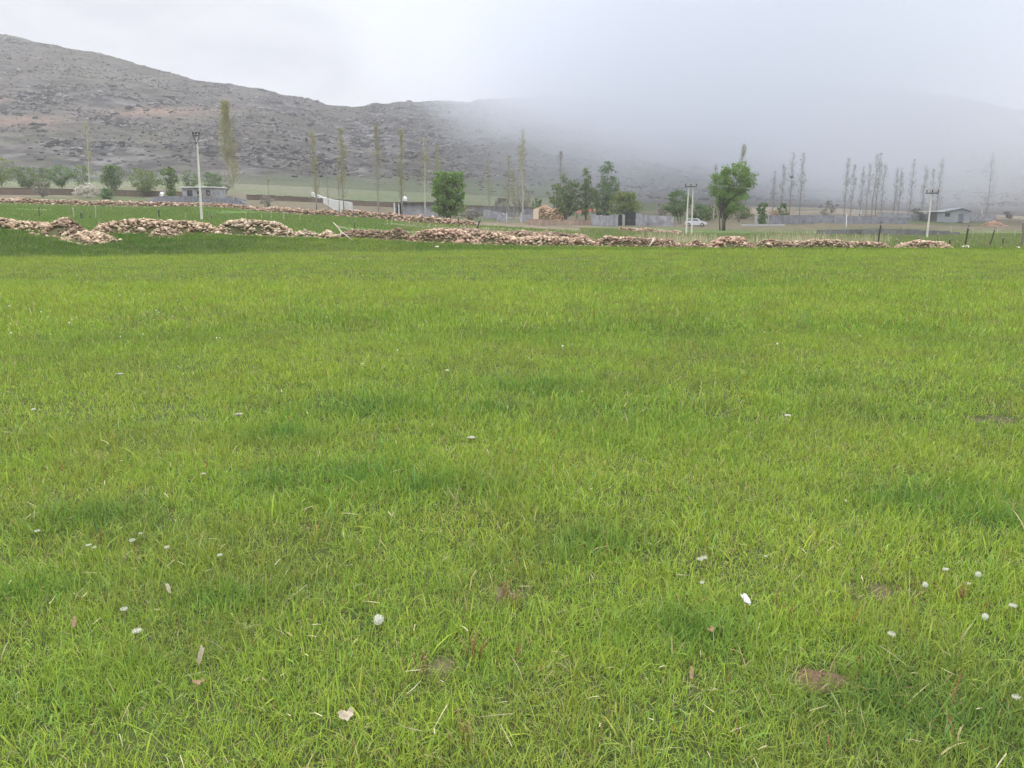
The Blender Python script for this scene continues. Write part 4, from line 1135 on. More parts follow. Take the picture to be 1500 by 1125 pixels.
def block_wall(label, pts, h, m, t=.22, cap=None, name='block_wall', cat='wall', ragged=0.0, pillars=0, group=None, hs=None, z0=-.5):
    P = [gp(a, b) if len(q) == 2 else gnd(a, q[2]) for q in pts for a, b in [(q[0], q[1])]]
    root = thing(name, P[0], label, cat, group)
    mb, cb, pb = MB(), MB(), MB()
    o = P[0]; rr = random.Random(len(label) * 7 + int(P[0].x))
    tot = 0
    for i, (a, b) in enumerate(zip(P, P[1:])):
        L = Vector((b.x - a.x, b.y - a.y)).length; rz = math.atan2(b.y - a.y, b.x - a.x)
        n = max(1, int(L / (1.2 if ragged else 3.0)))
        for j in range(n):
            f0, f1 = j / n, (j + 1) / n
            q0, q1 = a.lerp(b, f0), a.lerp(b, f1)
            g0 = float(HZ(np.array([q0.x]), np.array([q0.y]))[0]); g1 = float(HZ(np.array([q1.x]), np.array([q1.y]))[0])
            ha = h if hs is None else np.interp(i + f0, range(len(hs)), hs)
            hb = h if hs is None else np.interp(i + f1, range(len(hs)), hs)
            if ragged: ha = hb = ha - ragged * int(rr.random() * 4) / 4
            za, zb = a.z + (b.z - a.z) * f0, a.z + (b.z - a.z) * f1
            ux, uy = math.cos(rz), math.sin(rz); nx, ny = -uy * t / 2, ux * t / 2
            ex = .0
            vs = []
            for q, zt, gg in ((q0, za + ha, g0), (q1, zb + hb, g1)):
                for s in (-1, 1):
                    vs.append((q.x + s * nx - o.x, q.y + s * ny - o.y, min(gg, zt - .1) + z0 - o.z)); vs.append((q.x + s * nx - o.x, q.y + s * ny - o.y, zt - o.z))
            mb.add(vs, [(0, 1, 3, 2), (4, 6, 7, 5), (0, 4, 5, 1), (2, 3, 7, 6), (1, 5, 7, 3), (0, 2, 6, 4)])
            if cap:
                c = (q0 + q1) / 2
                vs = []
                for q, zt in ((q0, za + ha), (q1, zb + hb)):
                    for s in (-1, 1):
                        for zz in (.003, .07):
                            vs.append((q.x + s * nx * 1.25 - o.x, q.y + s * ny * 1.25 - o.y, zt + zz - o.z))
                cb.add(vs, [(0, 1, 3, 2), (4, 6, 7, 5), (0, 4, 5, 1), (2, 3, 7, 6), (1, 5, 7, 3), (0, 2, 6, 4)])
    mb.build('wall_body', m, root)
    if cap: cb.build('coping', cap, root)
    if pillars:
        for i in range(pillars + 1):
            f = i / pillars * (len(P) - 1); j = min(int(f), len(P) - 2); q = P[j].lerp(P[j + 1], f - j)
            hh = h if hs is None else float(np.interp(f, range(len(hs)), hs))
            b = MB(); b.box((q.x - o.x, q.y - o.y, q.z - o.z + hh / 2 - .1), (t * 1.7, t * 1.7, hh + .5)); b.build('pillar', M_render, root)
    return root

block_wall('low grey block wall enclosing the white car at the left', [(216, 297), (232, 297), (262, 297)], .85, M_blockb, hs=[.35, 1.0, 1.0])
block_wall('low grey courtyard wall running out in front of the block house', [(263, 297.5), (330, 298), (352, 300), (366, 302)], .9, M_blockb, hs=[1.0, .95, .8, .3])
block_wall('low grey wall stub behind the tallest poplar', [(322, 292), (345, 293), (362, 295)], .7, M_blockb, hs=[1.0, .6, .35])
block_wall('brown mud wall with a dark top behind the orchard trees', [(-60, 284.5), (60, 285.5), (160, 287), (270, 290)], 1.35, M_mud, .5, M_mudcap, name='mud_wall')
block_wall('long reddish brown mud wall crossing the slope behind the slim poplars', [(362, 292.5), (450, 296), (560, 303), (700, 308), (800, 310)], 1.3, M_mud, .5, M_mudcap, name='mud_wall', ragged=.25)
block_wall('white concrete retaining wall climbing the slope behind the slim poplars', [(515, 313.5), (486, 304), (472, 296), (457, 286)], 1.7, M_conc, .5, name='retaining_wall', hs=[2.1, 1.9, 1.5, 1.0])
block_wall('low pale concrete kerb between the retaining wall and the flat roofed shed', [(516, 314), (550, 315.5), (584, 316.5)], .55, M_conc, .35, name='concrete_kerb', cat='kerb', hs=[.9, .5, .4])

# flat roofed shed with a water tank
p = gp(610, 317.0); k = msz(1, p.y)
sh = thing('flat_roofed_shed', p, 'long grey block shed with a thin flat roof and open porch behind the slim poplars', 'shed', rz=R(3))
w, d, h = 56 * k, 6, 19 * k
ops = [(-w / 2 + .6 * k, -w / 2 + 3 * k, -.4, 15 * k), (-w / 2 + 4.4 * k, -w / 2 + 9 * k, -.4, 16 * k)]
b = MB(); shell(b, w, d, h, .22, ops); b.build('wall', M_block, sh)
b = MB(); b.box((2 * k, -.3, h + .1), (w + 4 * k, d + 1.3, .2)); b.build('roof', M_roofsheet, sh, bevel=.02)
b = MB(); b.box((0, 0, .03), (w - .5, d - .5, .06)); b.build('floor_slab', M_render, sh)
for x in (-w / 2 - 1.5 * k, -w / 2 + 4.9 * k):
    b = MB(); b.box((x, -d / 2 - .5, h / 2 - .2), (.28, .28, h + .4 - .003)); b.build('porch_post', M_conc, sh)
b = MB(); b.box((-w / 2 + 3.2 * k, -d / 2 + .3, 1.0), (.9, .06, 2.0)); dr = b.build('door', M_dark, sh)
b = MB(); b.box((-w / 2 + 3.2 * k + .3, -d / 2 + .25, 1.0), (.05, .05, .2)); b.build('handle', M_conc, dr)
tk = thing('water_tank', p + Vector((-17 * k, 0, h + .2)), 'white water tank standing on the roof of the flat roofed shed', 'water tank')
b = MB(); prof_ = [(0, .12), (.55, .12), (.6, .2), (.6, .9), (.55, 1.0), (.25, 1.12), (0, 1.14)]
n = 16; vs = []; fs = []
for x, z in prof_:
    for i in range(n):
        a = 2 * math.pi * i / n; vs.append((x * math.cos(a), x * math.sin(a), z))
for i in range(len(prof_) - 1):
    for j in range(n): fs.append((i * n + j, i * n + (j + 1) % n, (i + 1) * n + (j + 1) % n, (i + 1) * n + j))
b.add(vs, fs); b.build('tank', M_white, tk, True)
b = MB(); b.tube([(0, 0, 1.12), (0, 0, 1.2)], [.2, .2], 12); b.build('lid', M_white, tk)
b = MB()
b.box((-.35, 0, .06), (.12, 1.1, .12)); b.box((.35, 0, .06), (.12, 1.1, .12)); b.box((0, 0, .06), (.58, .12, .1))
b.build('stand', M_black, tk)

# grey ruins, gate, heap
block_wall('grey block ruin with a ragged top right of the box shaped tree', [(688, 317), (720, 317), (756, 318)], 2.5, M_blockd, ragged=.7)
block_wall('pale grey sloping block wall in front of the grey ruin', [(708, 320), (735, 321), (744, 322)], 1.4, M_block, hs=[1.9, 1.3, .9])
block_wall('low grey block wall behind the white barred gate', [(728, 325), (742, 325)], 1.2, M_block)
block_wall('dark grey block wall stub left of the tan heap', [(764, 318), (784, 318)], 1.9, M_blockb)
block_wall('short grey block wall right of the white barred gate', [(763, 325), (780, 325)], 1.35, M_block)
ga, gb = gp(742, 325.5), gp(763, 325.5)
gt = thing('barred_gate', ga, 'white barred metal gate between low grey block walls', 'gate')
L = gb.x - ga.x
for x in (0, L): b = MB(); b.box((x, 0, .75), (.14, .14, 1.9)); b.build('gate_post', M_conc, gt)
b = MB()
for i in range(9): b.tube([(L * (i + 1) / 10, 0, .1), (L * (i + 1) / 10, 0, 1.45)], [.016, .016], 5)
b.build('bars', M_conc, gt)
b = MB()
for z in (.12, .8, 1.45): b.box((L / 2, .03, z), (L - .14, .03, .05))
b.build('rails', M_render, gt)

ORNG = [(0.58, 0.44, 0.31), (0.52, 0.38, 0.26), (0.64, 0.52, 0.40), (0.42, 0.30, 0.21)]
stone_wall('big heap of orange tan blocks and straw beside the trees round the red canopy', [(781, 176), (795, 175), (808, 174), (830, 173)], [2.6, 3.0, 2.8, 1.6], 4.0, .3, ORNG, .8, name='block_heap', cat='heap', rough=.15)
hp = gnd(785, 171)
b = MB(); b.box((0, 0, 1.2), (1.1, .9, 2.4), .1, .92); o = b.build('stone_block', nmat('pale_sandstone', (.56, .46, .35), (.66, .58, .47), 2, .9), None, bevel=.06); o.location = hp
tag(o, 'upright cream stone block at the left end of the orange tan heap', 'stone block')
block_wall('low reddish brick wall with a flat top under the trees round the red canopy', [(772, 329), (820, 329.5), (868, 330)], .75, M_brick, .3, M_brick, name='brick_wall')

p = gp(861, 321); k = msz(1, p.y)
rc = thing('red_canopy', p, 'faded red tarpaulin canopy with two humps among the trees', 'canopy')
for sx, ww, hh in ((-9.5 * k, 13 * k, 14.5 * k), (6 * k, 21 * k, 15.5 * k)):
    b = MB(); vs = []; n1_, n2_ = 12, 8
    for i in range(n1_ + 1):
        for j in range(n2_ + 1):
            u, v = i / n1_ * 2 - 1, j / n2_ * 2 - 1
            sag = (1 - abs(u) ** 1.4) * (1 - .6 * abs(v) ** 1.6)
            vs.append((sx + u * ww / 2, v * 2.0, hh - 6.5 * k + 6.5 * k * sag + .08 * math.sin(9 * u + 5 * v)))
    fs = [(i * (n2_ + 1) + j, (i + 1) * (n2_ + 1) + j, (i + 1) * (n2_ + 1) + j + 1, i * (n2_ + 1) + j + 1) for i in range(n1_) for j in range(n2_)]
    b.add(vs, fs); o = b.build('canopy_sheet', M_red, rc, True); s_ = o.modifiers.new('s', 'SOLIDIFY'); s_.thickness = .03
for x in (-16 * k, -3.2 * k, 16 * k):
    for y in (-1.9, 1.9):
        b = MB(); b.tube([(x, y, -.2), (x, y, 8.7 * k)], [.06, .05], 6); b.build('support_pole', M_dwood, rc)
p = gp(876, 321, 100) ; k = msz(1, p.y)
lt = thing('lean_to', p + Vector((1.0, 1.5, 0)), 'low dark lean-to roof between the red canopy and the grey gate wall', 'lean-to')
b = MB(); b.box((0, 0, 8.2 * k), (28 * k, 3.2, .12)); b.build('roof', M_black, lt)
b = MB(); b.box((0, 1.4, 3.9 * k), (27 * k, .1, 8 * k)); b.build('back_panel', M_dark, lt)
for s in (-1, 1): b = MB(); b.box((s * 13 * k, -1.4, 3.9 * k), (.14, .14, 8 * k)); b.build('post', M_dwood, lt)

block_wall('grey block wall with a broken top left of the black gate', [(867, 330.5), (886, 331), (904.5, 331)], 2.0, M_block, ragged=.3)
block_wall('grey block wall right of the black gate with a lower far end', [(931, 331), (948, 331), (966, 331.5), (986, 332)], 1.95, M_block, hs=[2.3, 2.0, 1.95, 1.8])
block_wall('thin pale wall pier between the two leaves of the black gate', [(911.5, 331), (915, 331)], 2.1, M_conc, .3)
ga = gp(905, 331); gb = gp(931, 331); k = msz(1, ga.y); L = gb.x - ga.x
gt = thing('iron_gate', ga, 'black sheet iron gate with arched tops in the grey block wall', 'gate')
def leaf(x0, x1, h0, h1, nm):
    b = MB(); n = 8
    top = [(x0 + (x1 - x0) * i / n, h0 + (h1 - h0) * math.sin(math.pi * i / n)) for i in range(n + 1)]
    b.prism([(x0, .05)] + [(x1, .05)] + top[::-1], -.03, .03); return b.build(nm, M_black, gt)
for x0, x1, h0, h1 in ((.4 * k, 6.4 * k, 1.9, 2.05), (10.2 * k, 17.6 * k, 2.2, 2.5), (17.8 * k, 25.8 * k, 2.45, 2.6)):
    lf = leaf(x0, x1, h0, h1, 'gate_leaf')
    b = MB()
    for q in range(4): b.box((x0 + (x1 - x0) * (q + .5) / 4, -.05, h0 / 2), (.05, .035, h0 - .2))
    b.build('ribs', M_black, lf)
    b = MB(); b.box((x1 - .18, -.07, 1.0), (.05, .06, .22)); b.build('handle', M_render, lf)
b = MB()
for x0, x1, hh in ((-3 * k, 10 * k, 2.55), (9 * k, 19 * k, 2.8)):
    pts = [(x0 + (x1 - x0) * i / 10, .25, hh - .55 + .75 * math.sin(math.pi * i / 10)) for i in range(11)]
    b.tube(pts, [.10] * 11, 6)
b.build('arch', M_black, gt)
p = gp(948, 321, 100); k = msz(1, p.y)
ht = thing('hut', p + Vector((0, 25, 1.2)), 'small grey block hut with a pale flat roof right of the domed yellow green tree', 'hut')
b = MB(); shell(b, 19 * k, 3.5, 2.6, .2, [(-2.2, -1.3, -.6, 2.0)], -.8); b.build('wall', M_blockd, ht)
b = MB(); b.box((0, 0, 2.68), (21 * k, 4.0, .15)); b.build('roof', M_conc, ht)
b = MB(); b.box((-1.75, -1.62, .8), (.86, .05, 2.3)); b.build('door', M_dark, ht)

# right-hand block walls and shed
for px, lab in ((1107, 'left of two square concrete posts beside the columnar bush'), (1124, 'right of two square concrete posts at the start of the grey block wall')):
    p = gp(px, 328); k = msz(1, p.y)
    pp = thing('concrete_post', p, lab, 'post', 'pair of concrete posts')
    b = MB(); b.box((0, 0, .85), (.5, .5, 2.2), 0, .96); b.build('shaft', M_render, pp)
    b = MB(); b.box((0, 0, 2.02), (.66, .66, .14)); b.build('cap', M_conc, pp)
block_wall('long bluish grey block wall behind the green pasture at right', [(1126, 328), (1190, 328), (1260, 328), (1332, 328)], 1.6, M_blockb, hs=[1.75, 1.7, 1.55, 1.3])
block_wall('low concrete plinth in front of the columnar bush', [(1085, 331), (1150, 331)], .35, M_render, .5, name='concrete_kerb', cat='kerb')
block_wall('weathered dark grey low wall beyond the dry reeds at right', [(1196, 345), (1260, 345.5), (1330, 346), (1405, 346)], 1.0, M_blockd, hs=[.75, 1.0, 1.05, .5], ragged=.1)
block_wall('hazy long grey wall running left from the blue grey shed', [(1285, 322), (1330, 322.5), (1364, 323)], 1.7, M_block)
block_wall('hazy long grey wall running right from the blue grey shed', [(1409, 324), (1440, 324.5), (1458, 325)], 1.8, M_block)
p = gp(1388, 325); k = msz(1, p.y)
sd_ = thing('gabled_shed', p, 'blue grey shed with a low gable roof and white side roof at right', 'shed', rz=R(-8))
w, d, h = 44 * k, 7, 14 * k
b = MB(); shell(b, w, d, h, .2, [(6 * k, 13 * k, -.4, 11 * k), (-12 * k, -5 * k, 1.2, 2.2)]); b.prism([(-w / 2 + 10 * k, h + .003), (w / 2, h + .003), (w / 2 - 12 * k, h + 4.5 * k)], -d / 2, -d / 2 + .2); b.build('wall', M_bluesheet, sd_)
b = MB(); b.prism([(-w / 2 + 9 * k, h + .01), (w / 2 - 12 * k, h + 4.6 * k), (w / 2 + 1 * k, h + .01), (w / 2 + 1 * k, h + .16), (w / 2 - 12 * k, h + 4.6 * k + .18), (-w / 2 + 9 * k, h + .16)], -d / 2 - .4, d / 2 + .4); b.build('roof', M_bluesheet, sd_)
b = MB(); b.box((-w / 2 - 2 * k, -.2, h + .1), (21 * k, d + .6, .18)); b.build('side_roof', M_white, sd_)
b = MB(); b.box((9.5 * k, -d / 2 + .12, 5.2 * k), (6.8 * k, .06, 11 * k)); b.build('door', M_blockb, sd_)
b = MB(); b.box((-8.5 * k, -d / 2 + .1, 1.7), (6.8 * k, .05, .9)); b.build('window', M_glass, sd_)
for px, py, wd, lab, pal in ((1137, 317, 30, 'pale sandy earth heap beyond the columnar bush', [(0.5, .40, .28), (.44, .34, .23)]),
                             (1090, 316, 34, 'flat sandy spoil heap right of the big leafy tree', [(.46, .36, .25), (.4, .3, .2)]),
                             (1455, 331, 24, 'pinkish earth heap in the haze at the right edge', [(.46, .33, .26), (.42, .3, .24)])):
    p = gp(px, py)
    stone_wall(lab, [(px - wd / 2, p.y), (px, p.y), (px + wd / 2, p.y)], [.9, 1.5, .8] if 26 < wd < 32 else [.5, .9, .5], 4, .26, pal, 1.0, name='earth_heap', cat='earth heap', rough=.2)
p = gp(1260, 316); wb = thing('white_cabinet', p + Vector((0, 0, .3)), 'small white cabinet standing below the foggy poplars', 'cabinet')
b = MB(); b.box((0, 0, .8), (.75, .5, 1.3)); b.build('body', M_white, wb, bevel=.03)
b = MB(); b.box((0, 0, 1.48), (.85, .6, .06)); b.build('lid', M_conc, wb)
b = MB(); b.box((0, 0, -.2), (.8, .55, .68)); b.build('plinth', M_render, wb)

# ------------------------------------------------------------------ utility poles and wires
M_pole = nmat('pole_concrete', (0.50, 0.48, 0.43), (0.66, 0.63, 0.57), 2.0, 0.9, stretch=(3, 3, .6))
M_steel = nmat('crossarm_steel', (0.07, 0.07, 0.075), (0.12, 0.12, 0.125), 3, .6)
M_ins = nmat('insulator_glaze', (0.07, 0.05, 0.045), (0.12, 0.08, 0.07), 4, 0.25)
M_wire = nmat('wire', (0.38, 0.38, 0.39), (0.48, 0.48, 0.49), 3, 0.5)
def shaft(root, x0, x1, h, w=.30):
    b = MB()
    # square tapering concrete pole with chamfered corners
    vs = []; fs = []; n = 8; lv = 7
    for i in range(lv):
        f = i / (lv - 1); ww = w * (1 - .45 * f) / 2; c = ww * .3; cx = x0 + (x1 - x0) * f; z = -.5 + (h + .5) * f
        for a, bb in ((-ww + c, -ww), (ww - c, -ww), (ww, -ww + c), (ww, ww - c), (ww - c, ww), (-ww + c, ww), (-ww, ww - c), (-ww, -ww + c)):
            vs.append((cx + a, bb, z))
    for i in range(lv - 1):
        for j in range(n): fs.append((i * n + j, i * n + (j + 1) % n, (i + 1) * n + (j + 1) % n, (i + 1) * n + j))
    fs += [tuple(range(n - 1, -1, -1)), tuple(range((lv - 1) * n, lv * n))]
    b.add(vs, fs); return b.build('shaft', M_pole, root)
def crossarm(root, x0, x1, z, xs, y=-.13, nm='crossarm'):
    b = MB(); b.box(((x0 + x1) / 2, y, z), (x1 - x0, .10, .13)); b.box(((x0 + x1) / 2, -y, z), (x1 - x0, .06, .10))
    arm = b.build(nm, M_steel, root); out_ = []
    for x in xs:
        b = MB()
        pf = [(.03, 0), (.03, .1), (.09, .12), (.05, .18), (.10, .21), (.055, .27), (.08, .31), (.05, .38)]; n = 10; vs = []; fs = []
        for rr_, zz in pf:
            for i in range(n): vs.append((x + rr_ * math.cos(2 * math.pi * i / n), y + rr_ * math.sin(2 * math.pi * i / n), z + .065 + zz * .75))
        for i in range(len(pf) - 1):
            for j in range(n): fs.append((i * n + j, i * n + (j + 1) % n, (i + 1) * n + (j + 1) % n, (i + 1) * n + j))
        fs.append(tuple(range((len(pf) - 1) * n, len(pf) * n)))
        b.add(vs, fs); b.build('insulator', M_ins, arm, True)
        out_.append(Vector((x, y, z + .065 + .33)))
    return out_
# A: lone pole at left
pA = gp(295.5, 323); hA = zrow(196, pA.y) - pA.z; k = msz(1, pA.y)
ua = thing('utility_pole', pA, 'single pale concrete utility pole with a black crossarm left of the tallest poplar', 'utility pole')
shaft(ua, 0, 2.5 * k, hA, .20)
crossarm(ua, -2.5 * k, 7.2 * k, hA - .18, [-2 * k, 2.4 * k, 6.8 * k])
b = MB(); b.tube([(2.4 * k, -.2, hA - .9), (-1.5 * k, -.14, hA - .25)], [.03, .03], 5); b.tube([(2.4 * k, -.2, hA - .9), (6.2 * k, -.14, hA - .25)], [.03, .03], 5); b.build('brace', M_black, ua)
# B: twin poles
pB = gnd(1009, 104); hB = zrow(270.5, pB.y) - pB.z; k = msz(1, pB.y)
ub = thing('twin_utility_pole', pB, 'two pale concrete poles joined by a black crossarm, left of the big leafy tree', 'utility pole')
shaft(ub, -4 * k, -3.6 * k, hB, .21); shaft(ub, 4 * k, 2.8 * k, hB, .21)
iB = crossarm(ub, -9 * k, 8 * k, hB - .25, [-8.5 * k, -.4 * k, 7.5 * k], -.16)
# C: slanting pole
pC = gp(1357.5, 350.5); hC = zrow(277, pC.y) - pC.z; k = msz(1, pC.y)
uc = thing('utility_pole', pC, 'pale concrete utility pole slanting right, with a thin crossarm, near the right edge', 'utility pole')
shaft(uc, 0, .3 * k, hC, .19)
iC = crossarm(uc, -8.5 * k, 9 * k, hC - .45, [-8 * k, .2 * k, 8.5 * k])
pD = gp(1438, 316); hD = zrow(288, pD.y) - pD.z
ud = thing('utility_pole', pD, 'short faint pole in the haze below the ghostly poplar', 'utility pole')
shaft(ud, 0, .05, hD, .3); crossarm(ud, -.8, .9, hD - .3, [-.7, .8])
def wire(a, b_, sag, label, group='overhead wires'):
    b = MB(); n = 20
    b.tube([a.lerp(b_, i / n) - Vector((0, 0, sag * 4 * (i / n) * (1 - i / n))) - a for i in range(n + 1)], [.005] * (n + 1), 4, False)
    o = b.build('overhead_wire', M_wire); o.location = a
    return tag(o, label, 'wire', group)
nm_ = ('front', 'middle', 'rear')
for i in range(3):
    wire(pB + iB[i], pC + iC[i], .5, 'thin overhead wire strung between the twin poles and the slanting pole')
    wire(pC + iC[i], pC + iC[i] + Vector((38, 6, -.4)), .5, 'thin overhead wire running from the slanting pole out past the right edge')

# ------------------------------------------------------------------ cars
M_carw = nmat('white_car_paint', (0.54, 0.55, 0.57), (0.60, 0.61, 0.63), 1.0, 0.25, spec=.5)
M_tyre = nmat('tyre_rubber', (0.02, 0.02, 0.02), (0.03, 0.03, 0.03), 5, .9)
M_rim = nmat('alloy_rim', (.45, .45, .46), (.55, .55, .56), 2, .35, metallic=.8)
M_lampw = nmat('headlamp', (.55, .57, .6), (.7, .7, .72), 2, .15)
M_lampr = nmat('tail_lamp', (.35, .03, .03), (.45, .05, .04), 2, .25)
def car(loc, rz, label, group):
    t = thing('parked_car', loc, label, 'car', group, rz)
    b = MB()   # nose points to +x
    low = [(-2.0, .35), (-2.05, .62), (-1.98, .92), (-1.2, .98), (.75, .95), (1.55, .86), (2.0, .72), (2.08, .5), (2.02, .32), (1.72, .28)]
    low += [(1.62 - .34 * (1 - math.cos(a)) , .30 + .34 * math.sin(a)) for a in (.5, 1.1, 1.57, 2.1, 2.7)]
    low += [(.9, .25), (-.9, .25)]
    low += [(-.95 - .34 * (1 - math.cos(a)), .30 + .34 * math.sin(a)) for a in (.5, 1.1, 1.57, 2.1, 2.7)] + [(-1.7, .28)]
    b.prism([(x, z) for x, z in low], -.82, .82)
    for yy0, yy1, sc_ in ((-.7, .7, 1.0),):
        cab = [(-1.9, .95), (-1.62, 1.36), (-1.25, 1.46), (.1, 1.47), (.45, 1.38), (1.05, .95)]
        n = len(cab)
        vs = [(x, -.78 if z < 1 else -.60, z) for x, z in cab] + [(x, .78 if z < 1 else .60, z) for x, z in cab]
        fs = [tuple(range(n)), tuple(range(2 * n - 1, n - 1, -1))] + [(i, i + n, (i + 1) % n + n, (i + 1) % n) for i in range(n)]
        b.add(vs, fs)
    b.build('body', M_carw, t, False, .03)
    for s in (-1, 1):
        def pane(pts, nm):
            b = MB(); vs = []
            for x, z in pts:
                yo = (.78 - .18 * (z - .95) / .46) + .004
                vs.append((x, s * yo, z))
            for x, z in pts:
                yo = (.78 - .18 * (z - .95) / .46) + .012
                vs.append((x, s * yo, z))
            n = len(pts)
            b.add(vs, [tuple(range(n)), tuple(range(2 * n - 1, n - 1, -1))] + [(i, i + n, (i + 1) % n + n, (i + 1) % n) for i in range(n)])
            b.build(nm, M_glass, t)
        pane([(-.55, 1.0), (-.55, 1.38), (.06, 1.40), (.36, 1.33), (.82, 1.0)], 'side_window')
        pane([(-1.62, 1.02), (-1.45, 1.36), (-.63, 1.38), (-.63, 1.0)], 'side_window')
        b = MB(); b.box((1.95, s * .6, .68), (.2, .32, .14)); b.build('headlight', M_lampw, t)
        b = MB(); b.box((-1.98, s * .66, .82), (.12, .22, .2)); b.build('tail_light', M_lampr, t)
        b = MB(); b.box((.62, s * .9, 1.03), (.16, .18, .12)); b.build('mirror', M_carw, t, bevel=.02)
        for x in (-1.28, 1.28):
            b = MB(); n = 20
            pf = [(.20, -.09), (.30, -.1), (.32, -.06), (.32, .06), (.30, .1), (.20, .09)]; vs = []; fs = []
            for rr_, yy in pf:
                for i in range(n): vs.append((x + rr_ * math.cos(2 * math.pi * i / n), s * .76 + yy, .32 + rr_ * math.sin(2 * math.pi * i / n)))
            for i in range(len(pf)):
                for j in range(n): fs.append((i * n + j, i * n + (j + 1) % n, ((i + 1) % len(pf)) * n + (j + 1) % n, ((i + 1) % len(pf)) * n + j))
            b.add(vs, fs); wh = b.build('wheel', M_tyre, t, True)
            b = MB(); b.tube([(x, s * .76 - .07, .32), (x, s * .76 + .07, .32)], [.2, .2], 14); b.build('rim', M_rim, wh)
    b = MB(); vs = [(1.04, -.68, .985), (1.04, .68, .985), (.50, .56, 1.385), (.50, -.56, 1.385)]
    b.add([(x + .02, y, z + .012) for x, y, z in vs] + [(x + .035, y, z + .022) for x, y, z in vs], [(0, 1, 2, 3), (7, 6, 5, 4), (0, 4, 5, 1), (1, 5, 6, 2), (2, 6, 7, 3), (3, 7, 4, 0)])
    b.build('windscreen', M_glass, t)
    b = MB(); b.box((2.06, 0, .42), (.1, 1.5, .18)); b.build('bumper', M_carw, t, bevel=.03)
    b = MB(); b.box((-2.05, 0, .45), (.1, 1.5, .2)); b.build('bumper', M_carw, t, bevel=.03)
    return t
car(gp(1019, 331.5), R(-18), 'white hatchback parked behind the twin poles', 'white parked cars')
car(gnd(240.5, 183), R(112), 'white car mostly hidden behind the low grey wall left of the block house', 'white parked cars')

# ------------------------------------------------------------------ fence posts and stakes
_pn = [0]
def post(px, py, top, label, m=None, r_=.05, lean=0.0, cat='fence post', group='crooked fence posts', name='fence_post', wirec=True, Y=None):
    _pn[0] += 1
    rr = random.Random(700 + _pn[0])
    p = gnd(px, Y) if Y else gp(px, py)
    h = zrow(top, p.y) - p.z
    root = thing(name, p, label, cat, group)
    lx = (lean - .2117 * (px - 750) / 1155) * h
    r_ = r_ * .62
    b = MB()
    pts = [(lx * f + rr.uniform(-.02, .02) * h * (f > 0), rr.uniform(-.02, .02) * h, -.25 * (f == 0) + h * f) for f in (0, .25, .5, .75, .93, 1)]
    b.tube(pts, [r_ * 1.15, r_, r_ * .95, r_ * .9, r_ * .85, r_ * .5], 7)
    b.tube([pts[3], (pts[3][0] + r_ * 2.2, pts[3][1] - r_, pts[3][2] + r_ * 2)], [r_ * .5, r_ * .2], 5)
    b.build('stake', m or M_dwood, root, True)
    if wirec:
        b = MB(); q = pts[4]
        for i in range(3): b.tube([(q[0] + r_ * 1.05 * math.cos(a), q[1] + r_ * 1.05 * math.sin(a), q[2] - .03 * i) for a in np.linspace(0, 6.283, 9)], [.008] * 9, 4, False)
        b.build('wire_tie', M_wire, root)
    return root
L_ = [(58, 319, 300, 'thin dark post in the green terrace above the low wall at far left', M_dwood, .05, -.08), (109, 321, 304, 'white leaning stake behind the brown stone heap', M_pwood, .07, -.18),
      (118, 322, 309, 'first of two short dark stakes right of the white leaning stake', M_dwood, .055, 0.05), (121, 322, 310, 'second of two short dark stakes right of the white leaning stake', M_dwood, .045, -.08),
      (132, 321, 313, 'very short dark peg between the white stakes', M_dwood, .04, 0), (140, 321, 302, 'upright white stake behind the start of the long tan wall', M_pwood, .06, 0.0),
      (166, 308, 299, 'pale stub of a post at the foot of the far rubble wall', M_wood, .06, 0), (233, 319, 305, 'thick black post left of the single utility pole', M_black, .09, -.06),
      (306, 323, 313, 'pale slanting twig stake right of the single utility pole', M_pwood, .04, .6), (309, 323, 314, 'short dark forked stake right of the single utility pole', M_dwood, .06, .1),
      (272, 321, 312, 'short pale peg left of the single utility pole', M_pwood, .05, -.1), (360, 322, 312, 'leftmost of the small pale pegs behind the pale stepped wall', M_pwood, .045, 0),
      (383, 322, 313, 'second small pale peg on the terrace behind the pale stepped wall', M_pwood, .045, .05), (397, 322, 310, 'taller pale peg above the middle of the pale stepped wall', M_pwood, .05, 0),
      (416, 323, 311, 'pale stake above the right end of the pale stepped wall', M_pwood, .06, -.1), (439, 324, 313, 'slim pale stake above the scatter of whitish stones', M_pwood, .05, .05),
      (519, 336, 323, 'dark thin stake behind the fallen dead branch', M_dwood, .05, .1), (573, 331, 317, 'white stake in front of the far pinkish rubble wall', M_pwood, .06, .12),
      (567, 333, 322, 'pale thin stake left of the white stake by the far pinkish wall', M_pwood, .04, 0), (672, 334, 316, 'short dark trunk stake under the box shaped tree', M_dwood, .07, 0)]
for px, py, top, lab, m_, r_, ln in L_: post(px, py, top, lab, m_, r_, ln)
post(693, 335, 320, 'black bent stick leaning right on the rubble bank', M_black, .09, .45, Y=56)
